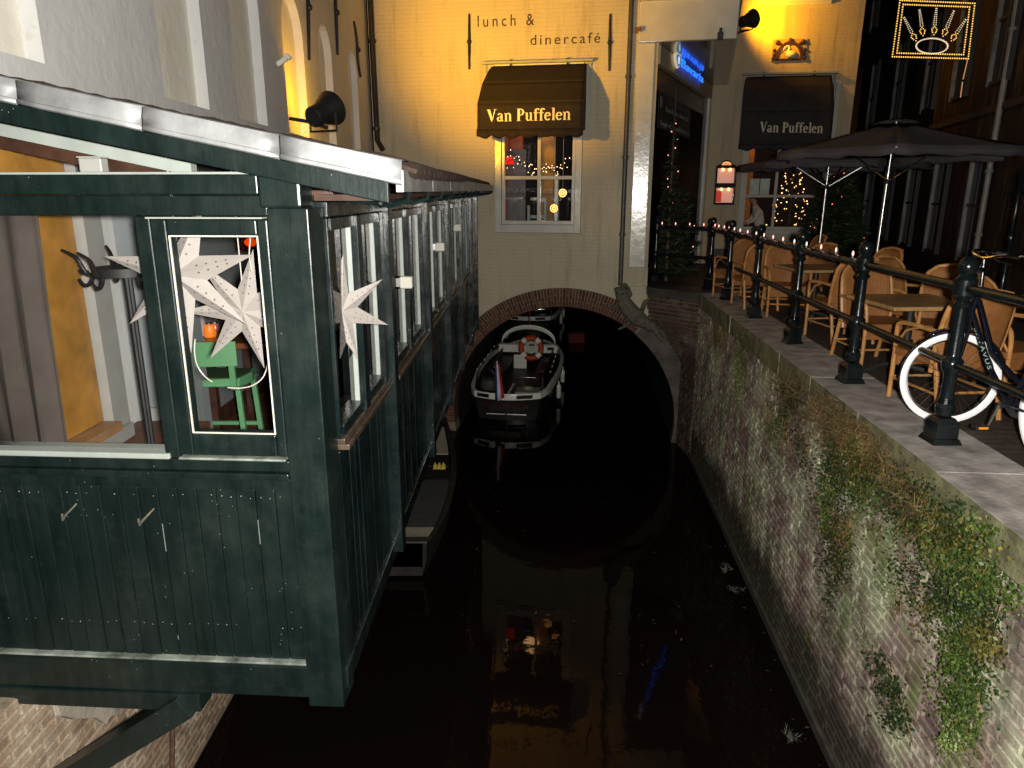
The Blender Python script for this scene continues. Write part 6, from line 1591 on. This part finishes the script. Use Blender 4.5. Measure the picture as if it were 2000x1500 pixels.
# coat stand
t = thing("coat_stand", "black coat stand with curled hooks behind the left pavilion window", "coat stand", (-2.03, 3.75, .11))
cb = V((-2.03, 3.75, .112)); m = MB()
for dx, dy in ((-.012, 0), (.012, 0), (0, -.012)): m.tube([cb + V((dx, dy, 0)), cb + V((dx, dy, 1.14))], .012, 8)
m.build("pole", M['black'], t, smooth=True)
hc = cb + V((0, 0, 1.10)); m = MB(); m.lathe([(.150, -.022), (.158, -.022), (.158, .022), (.150, .022)], hc, 24); m.build("ring", M['black'], t, smooth=True)
m = MB()
for a in (0, math.pi / 2): m.bar(hc - V((math.cos(a), math.sin(a), 0)) * .15, hc + V((math.cos(a), math.sin(a), 0)) * .15, .02, .03)
m.build("spider", M['black'], t)
blkg = mat("black_gloss_hook", (.012, .012, .012), .18, .1)
for i in range(6):
    a = rad(15 + i * 60); d = V((math.cos(a), math.sin(a), 0)); up = V((0, 0, 1)); b = hc + d * .159
    m = MB(); m.tube(sm([b - up * .02, b + d * .03 - up * .01, b + d * .05 + up * .03, b + d * .07 + up * .075, b + d * .13 + up * .115]), smr([.010, .012, .012, .010, .006]), 8)
    m.tube(sm([b - up * .02, b + d * .02 - up * .06, b + d * .05 - up * .07, b + d * .07 - up * .035]), smr([.011, .011, .010, .006]), 8); m.tube([b + d * .02, b + d * .05 - up * .01, b + d * .065 + up * .012], [.009, .008, .006], 8); m.build("hook", blkg, t, smooth=True)
# paper stars
def star(label, u, v, y, r, rot, tiltx, seven=7):
    c = at_y(u, v, y)
    t = thing("paper_star", label, "paper star", c, "paper stars hanging in the pavilion")
    nrm = V((tiltx, -1, .0)).normalized(); xx = nrm.cross(V((0, 0, 1))).normalized() * -1; zz_ = xx.cross(nrm).normalized()
    if zz_.z < 0: zz_ = -zz_
    front = c + nrm * r * .16; back = c - nrm * r * .16
    P_ = lambda rr, a: c + xx * (rr * math.cos(a)) + zz_ * (rr * math.sin(a))
    for k in range(seven):
        a = rot + 2 * math.pi * k / seven; h = math.pi / seven; m = MB()
        tip = P_(r, a); l_, r_ = P_(r * .35, a - h), P_(r * .35, a + h)
        m.face([front, l_, tip]); m.face([front, tip, r_]); m.face([back, tip, l_]); m.face([back, r_, tip])
        pt_ = m.build("point", M['paper'], t)
        mm = MB()
        for sd in (-1, 1):
            for q in (.30, .42, .54, .66):
                p = front.lerp(tip, q); e_ = (l_ if sd < 0 else r_); p = p + (e_ - front.lerp(tip, .34)) * (.40 * (1 - q)); sz = r * .018
                e1 = (tip - front).normalized(); fn_ = (l_ - front).cross(tip - front) if sd < 0 else (tip - front).cross(r_ - front); fn_.normalize()
                if fn_.dot(nrm) < 0: fn_ = -fn_
                e2 = fn_.cross(e1).normalized(); p = p + fn_ * .0015
                mm.face([p + e1 * (sz * rr_ * math.cos(g_)) + e2 * (sz * rr_ * math.sin(g_)) for g_, rr_ in [(i * math.pi / 5, 1 if i % 2 == 0 else .42) for i in range(10)]])
        mm.build("cut_out", M['dark_wood'], pt_, kind='stuff')
    m = MB(); m.tube([P_(r * .3, math.pi / 2), V((c.x, c.y, max(1.62, zr(c.x, c.y) - .1)))], .003, 5); m.build("cord", M['white_gl'], t)
star("largest white paper star, hanging behind the pavilion's middle post", 352, 535, 3.36, .385, rad(14), -.12)
star("white paper star at the right of the narrow pavilion window", 478, 606, 3.52, .31, rad(-77), .10)
c3 = at_y(660, 606, 3.62)
star("white paper star seen through the pavilion's side window", 662, 606, 3.62, .285, rad(82), .62)
m = MB(); pts = [at_y(u, v, 3.48) for u, v in ((489, 465), (487, 500), (492, 530))]; m.tube(sm(pts), .0032, 6); pts = [at_y(u, v, 3.44) for u, v in ((524, 706), (515, 735), (495, 752), (470, 758), (445, 757))]; m.tube(sm(pts), .0032, 6); pts = [at_y(u, v, 3.46) for u, v in ((381, 662), (380, 690), (386, 715), (400, 735), (415, 746))]; m.tube(sm(pts), .003, 6)
tag(m.build("white_flex", M['white_gl'], None, smooth=True), "loose white electric flex looping around the right paper star", "cable")
# bar stool
sx_, sy_ = -2.115, 4.95
t = thing("bar_stool", "sage green bar stool with low backrest inside the narrow pavilion window", "bar stool", (sx_, sy_, -.3))
sm = M['stoolg']; so = V((sx_, sy_, -.30)); FZ = .60
m = MB(); m.prism([(-.20, -.17), (.20, -.17), (.23, .02), (.20, .17), (-.20, .17), (-.23, .02)], lambda a, b, d: so + V((a, b, d)), FZ, FZ + .045); st_ = m.build("seat", sm, t, bevel=.015)
m = MB(); m.prism([(-.18, -.15), (.18, -.15), (.20, .02), (.18, .15), (-.18, .15), (-.20, .02)], lambda a, b, d: so + V((a, b, d)), FZ + .046, FZ + .055); m.build("seat_pad", M['stoolseat'], st_, bevel=.004)
for x_, y_ in ((-.19, -.16), (.19, -.16), (-.18, .16), (.18, .16)):
    m = MB(); top = so + V((x_, y_, FZ)); m.bar(so + V((x_ * 1.15, y_ * 1.15, 0)), top, .034, .034, (0, 1, 0)); m.build("leg", sm, t, bevel=.004)
for x_ in (-.17, .17):
    m = MB(); m.bar(so + V((x_, -.175, FZ - .02)), so + V((x_ * 1.05, -.21, FZ + .26)), .04, .028, (0, 1, 0)); m.build("back_post", sm, t, bevel=.004)
m = MB(); m.sheet([[so + V((lerp(-.23, .23, i / 10), -.225 - .03 * math.cos((i / 10 - .5) * 3), z)) for i in range(11)] for z in (FZ + .165, FZ + .335)]); m.build("backrest", sm, t, solid=.018)
for z_, a, b in ((.22, (-.215, -.18), (.215, -.18)), (.22, (-.2, .18), (.2, .18)), (.16, (-.21, -.18), (-.2, .18)), (.16, (.21, -.18), (.2, .18))):
    m = MB(); m.bar(so + V((*a, z_)), so + V((*b, z_)), .026, .026); m.build("stretcher", sm, t)
# high table with jars
t = thing("high_table", "dark brown high table behind the green bar stool", "table", (-1.85, 5.65, -.3))
m = MB(); m.box((-2.42, 5.3, .455), (-1.45, 6.2, .50)); m.build("table_top", mat("varnished_table", (.17, .06, .025), .3, .25, 5), t, bevel=.008)
for x_, y_ in ((-2.35, 5.36), (-1.52, 5.36), (-2.35, 6.12), (-1.52, 6.12)):
    m = MB(); m.box((x_ - .03, y_ - .03, -.3), (x_ + .03, y_ + .03, .452)); m.build("leg", M['dark_wood'], t)
gcl = mat("clear_jar_glass", (.45, .42, .45), .1, .1, metal=.2)
for k, (u, v, h, r_, nm, mt, lb) in enumerate(((378, 628, .12, .035, "jar", gcl, "small clear jar leftmost on the high table"), (393, 626, .20, .036, "bottle", gcl, "tall clear bottle between the jars on the high table"), (409, 628, .10, .045, "candle_holder", M['amber'], "glowing orange candle holder on the high table"), (421, 629, .10, .035, "candle_holder", mat("pinkish_glass", (.4, .15, .13), .15), "pinkish glass holder right of the glowing candle"))):
    p = at_y(u, 640, 5.55 + .05 * (k % 2)); p.z = .502; m = MB(); m.lathe([(r_ * .9, 0), (r_, .01), (r_, h * .7), (r_ * (.5 if nm == "bottle" else .85), h * .85), (r_ * (.45 if nm == "bottle" else .9), h)], p, 14)
    o = m.build(nm, mt, None, smooth=True); tag(o, lb, nm.replace("_", " "), "jars on the high table")
    m = MB(); m.lathe([(r_ * .5, h), (r_ * .5, h + .015)], p, 12); m.build("lid", M['steel'], o)
t = thing("bar_stool", "dark bar stool at the right behind the hanging star", "bar stool", (-1.55, 5.0, -.3))
for x_ in (-1.66, -1.46):
    for y_ in (4.9, 5.15):
        m = MB(); m.bar(V((x_, y_, -.3)), V((x_, y_, .33)), .03, .03); m.build("leg", M['black'], t)
m = MB(); m.box((-1.69, 4.88, .332), (-1.43, 5.18, .365)); m.build("seat", M['black'], t, bevel=.01)
m = MB(); m.bar(V((-1.66, 4.89, .0)), V((-1.46, 4.89, .0)), .03, .02); m.build("footrest", M['steel'], t)
m = MB(); m.box((-1.90, 3.24, 1.694), (-1.80, 3.30, 1.755)); o = m.build("junction_box", M['skirting'], None, bevel=.006); tag(o, "small white box lying on the pavilion's head beam", "box")
m = MB(); m.box((-1.903, 3.237, 1.7555), (-1.797, 3.303, 1.761)); m.build("lid", M['skirting'], o)
# amber pendant lamps
def pend(u, v, y, label, r_=.065, h=.13):
    c = at_y(u, v, y); t = thing("pendant_lamp", label, "pendant lamp", c, "amber pendant lamps in the pavilion")
    m = MB(); m.lathe([(r_, -h / 2), (r_ * 1.02, h * .2), (r_ * .7, h * .42), (r_ * .2, h * .5)], c, 16); m.build("shade", glass("amber_glass", (1, .36, .05), .8) if "amber_glass" not in bpy.data.materials else bpy.data.materials["amber_glass"], t, smooth=True)
    m = MB(); m.ball(c - V((0, 0, .01)), r_ * .55, 10, sz=.7); m.build("filament", M['amber'], t, smooth=True)
    m = MB(); m.ball(c - V((0, 0, .01)), r_ * .25, 8); m.build("hot_core", M['amber_hot'], t)
    m = MB(); m.tube([c + V((0, 0, h / 2)), V((c.x, c.y, zr(c.x, y) - .02))], .004, 5); m.build("cord", M['black'], t)
pend(636, 436, 3.95, "nearest amber pendant lamp in the pavilion's side window"); pend(661, 424, 5.2, "second amber pendant lamp, just right of the nearest one"); pend(489, 470, 4.6, "amber pendant lamp above the right paper star in the narrow window", .075, .12)
pend(664, 524, 7.6, "small low amber lamp far back in the pavilion", .05, .12); pend(769, 414, 6.6, "amber lamp glimpsed behind the pavilion's second side bay", .07, .14)

# ------------------------------------------------------------------ creepers, moss and grass on the quay wall
def plant(label, patches, cat="plant", group="creepers on the quay wall", name="wall_creeper", stems=40):
    (y0, z0) = patches[0][:2]
    t = thing(name, label, cat, QUAY.p(y0, z0, .02), group)
    sets = {}
    for (y, z, ry, rz, n, mt, sz, hang) in patches:
        mb = sets.setdefault(mt, MB())
        sub = [(R.gauss(0, .5), R.gauss(0, .5)) for _ in range(max(5, n // 60))]
        for i in range(n):
            cx_, cz_ = R.choice(sub); py = y + ry * (cx_ + R.gauss(0, .22)); pz = z + rz * (cz_ + R.gauss(0, .22))
            if pz > -.02: pz = -.02 - R.random() * .2
            if pz < WATER + .15: continue
            d = .02 + abs(R.gauss(0, .05)); c = QUAY.p(py, pz, d); s = sz * R.uniform(.5, 1.5)
            a = R.uniform(0, 6.28); l_ = (QUAY.ex * math.cos(a) + V((0, 0, math.sin(a) - hang)) + QUAY.en * R.uniform(-.2, .9)).normalized()
            w = l_.cross(QUAY.en + QUAY.ex * R.uniform(-.8, .8) + V((0, 0, R.uniform(-.5, .8)))).normalized()
            if mt in ('dead',): mb.face([c - w * s * .05, c + w * s * .05, c + l_ * s * 1.8 + V((0, 0, -s * .5))])
            else: mb.face([c, c + l_ * s * .45 + w * s * .34, c + l_ * s, c + l_ * s * .45 - w * s * .34])
    for mt, mb in sets.items():
        if mb.f: mb.build({'leaf': "leaves", 'leaf_d': "dark_leaves", 'dead': "dry_stems", 'leaf_y': "yellowish_leaves", 'mossc': "moss"}[mt], M[mt], t, kind='stuff')
    m = MB()
    for i in range(stems):
        y, z, ry, rz = patches[i % len(patches)][:4]; p = QUAY.p(y + R.gauss(0, ry * .3), min(-.03, z + rz * .5), .03); pts = [p]
        for k in range(5): p = p + QUAY.ex * R.gauss(0, .06) + V((0, 0, -rz * .22)) + QUAY.en * R.gauss(0, .012); pts.append(p)
        m.tube(pts, [.005, .004, .004, .003, .002, .001], 4)
    m.build("stem", M['dead'], t, kind='stuff')
qy = lambda u, v: QUAY.at(u, v)
def pat(u, v, du, dv, n, mt, sz, hang=.3):
    a = qy(u, v); b = qy(u + du, v); c = qy(u, v + dv); return (a[0], a[1], max(.06, abs(a[0] - b[0])), max(.05, abs(a[1] - c[1])), n, mt, sz, hang)
plant("large tangle of green creeper and dry stems under the coping at the right", [pat(1850, 1040, 130, 70, 2600, 'leaf', .022), pat(1830, 1000, 130, 60, 2600, 'leaf_d', .022), pat(1800, 970, 130, 60, 1500, 'dead', .045), pat(1940, 1090, 60, 80, 1500, 'leaf', .022), pat(1900, 1060, 90, 60, 900, 'leaf_y', .022)])
plant("bright green creeper hanging lowest at the right edge of the quay wall", [pat(1895, 1250, 60, 100, 2000, 'leaf', .021, .8), pat(1905, 1370, 40, 90, 1100, 'leaf', .021, .9), pat(1900, 1180, 70, 70, 1200, 'leaf_d', .022), pat(1880, 1430, 30, 60, 600, 'mossc', .016), pat(1950, 1250, 40, 60, 700, 'leaf_y', .02)])
plant("brown dry grass and green creeper in the middle of the quay wall top", [pat(1690, 840, 80, 70, 1700, 'dead', .042), pat(1660, 900, 70, 90, 2200, 'leaf_d', .02), pat(1710, 950, 70, 70, 1500, 'leaf', .02), pat(1620, 800, 60, 60, 1100, 'dead', .042), pat(1700, 900, 70, 60, 1000, 'leaf_y', .02)])
plant("narrow green strip of creeper running down below the dry grass", [pat(1632, 1000, 26, 100, 1200, 'leaf', .018, .9), pat(1645, 1100, 28, 70, 900, 'leaf_d', .02, .8), pat(1628, 960, 20, 70, 800, 'mossc', .014), pat(1660, 1040, 26, 60, 500, 'leaf_y', .018)])
plant("pale green moss strip farther along the quay wall", [pat(1452, 740, 14, 60, 900, 'mossc', .016, .9), pat(1462, 690, 12, 40, 500, 'leaf', .018, .8)], stems=4)
plant("yellow green tuft of creeper where the quay wall meets the wing wall", [pat(1412, 660, 14, 30, 450, 'leaf_y', .022), pat(1408, 640, 18, 30, 350, 'dead', .035)], stems=5)
plant("thin creeper between the moss strip and the dry grass", [pat(1560, 790, 45, 60, 1100, 'leaf_d', .02), pat(1545, 760, 50, 50, 700, 'dead', .04), pat(1535, 850, 24, 80, 600, 'leaf', .018, .9), pat(1512, 820, 14, 70, 500, 'mossc', .013, .9), pat(1570, 880, 30, 80, 600, 'leaf_d', .018)])
plant("small dark leafy sprig rooted in the lower bricks", [pat(1750, 1330, 30, 50, 420, 'leaf_d', .025), pat(1770, 1400, 30, 40, 260, 'leaf_d', .024)], stems=5)
plant("sparse moss and leaf patch between the two hanging creepers", [pat(1780, 1120, 40, 70, 500, 'leaf_d', .018), pat(1760, 1160, 40, 60, 500, 'mossc', .012), pat(1810, 1180, 40, 70, 300, 'leaf_y', .018)], stems=6)
plant("faint moss film low on the quay wall near the bottom edge", [pat(1700, 1250, 60, 90, 700, 'mossc', .010), pat(1620, 1200, 40, 80, 400, 'mossc', .010)], stems=2)
plant("little sprig of leaves growing on the coping edge", [(qy(1915, 975)[0], -.05, .12, .05, 60, 'leaf_d', .035, -.3)], stems=3)
for i, (u, v, lb) in enumerate(((1410, 1112, "pale weed tuft at the waterline, farthest of three"), (1421, 1145, "pale weed tuft at the waterline, middle one of three"), (1540, 1440, "larger pale weed at the waterline nearest the bottom edge"))):
    c = at_z(u, v, WATER + .06); t = MB(); k = 1.5 if i == 2 else 1
    for j in range(60):
        a = R.uniform(0, 6.28); d = V((math.cos(a) * .7 - .3, math.sin(a), R.uniform(-.1, .7))).normalized(); w = d.cross(V((R.random(), R.random(), R.random()))).normalized() * .0022; c = c + V((R.gauss(0, .012), R.gauss(0, .02), R.gauss(0, .004))); L_ = R.uniform(.02, .075) * k
        t.face([c - w, c + w, c + d * L_]); t.face([c + d * L_ * .5 - w, c + d * L_ * .5 + w, c + d * L_ * .5 + (d + V((R.uniform(-1, 1), R.uniform(-1, 1), .4))).normalized() * L_ * .5])
    tag(t.build("waterside_weed", M['mossc'] if False else mat("pale_weed", (.22, .22, .17), .8) if i == 0 else bpy.data.materials["pale_weed"], None), lb, "weed", "weeds at the waterline")

# specks and dead leaves drifting on the black water
m = MB()
for i in range(70):
    x, y = R.uniform(-.6, 2.6), R.uniform(4.2, 12)
    if R.random() < .5: x = QUAY.p(y, 0).x - abs(R.gauss(0, .12)) - .05
    a = R.uniform(0, 6.28); s_ = R.uniform(.006, .028); d = V((math.cos(a), math.sin(a), .1)) * s_; w = V((-math.sin(a), math.cos(a), .15)) * s_ * .45; c = V((x, y, WATER + .006))
    m.face([c - d, c + w, c + d, c - w])
o = m.build("floating_leaves", mat("dead_floating_leaf", (.07, .045, .02), .6, .5, 20), None); tag(o, "dead leaves and specks drifting on the black canal water", "leaves", None, "stuff")
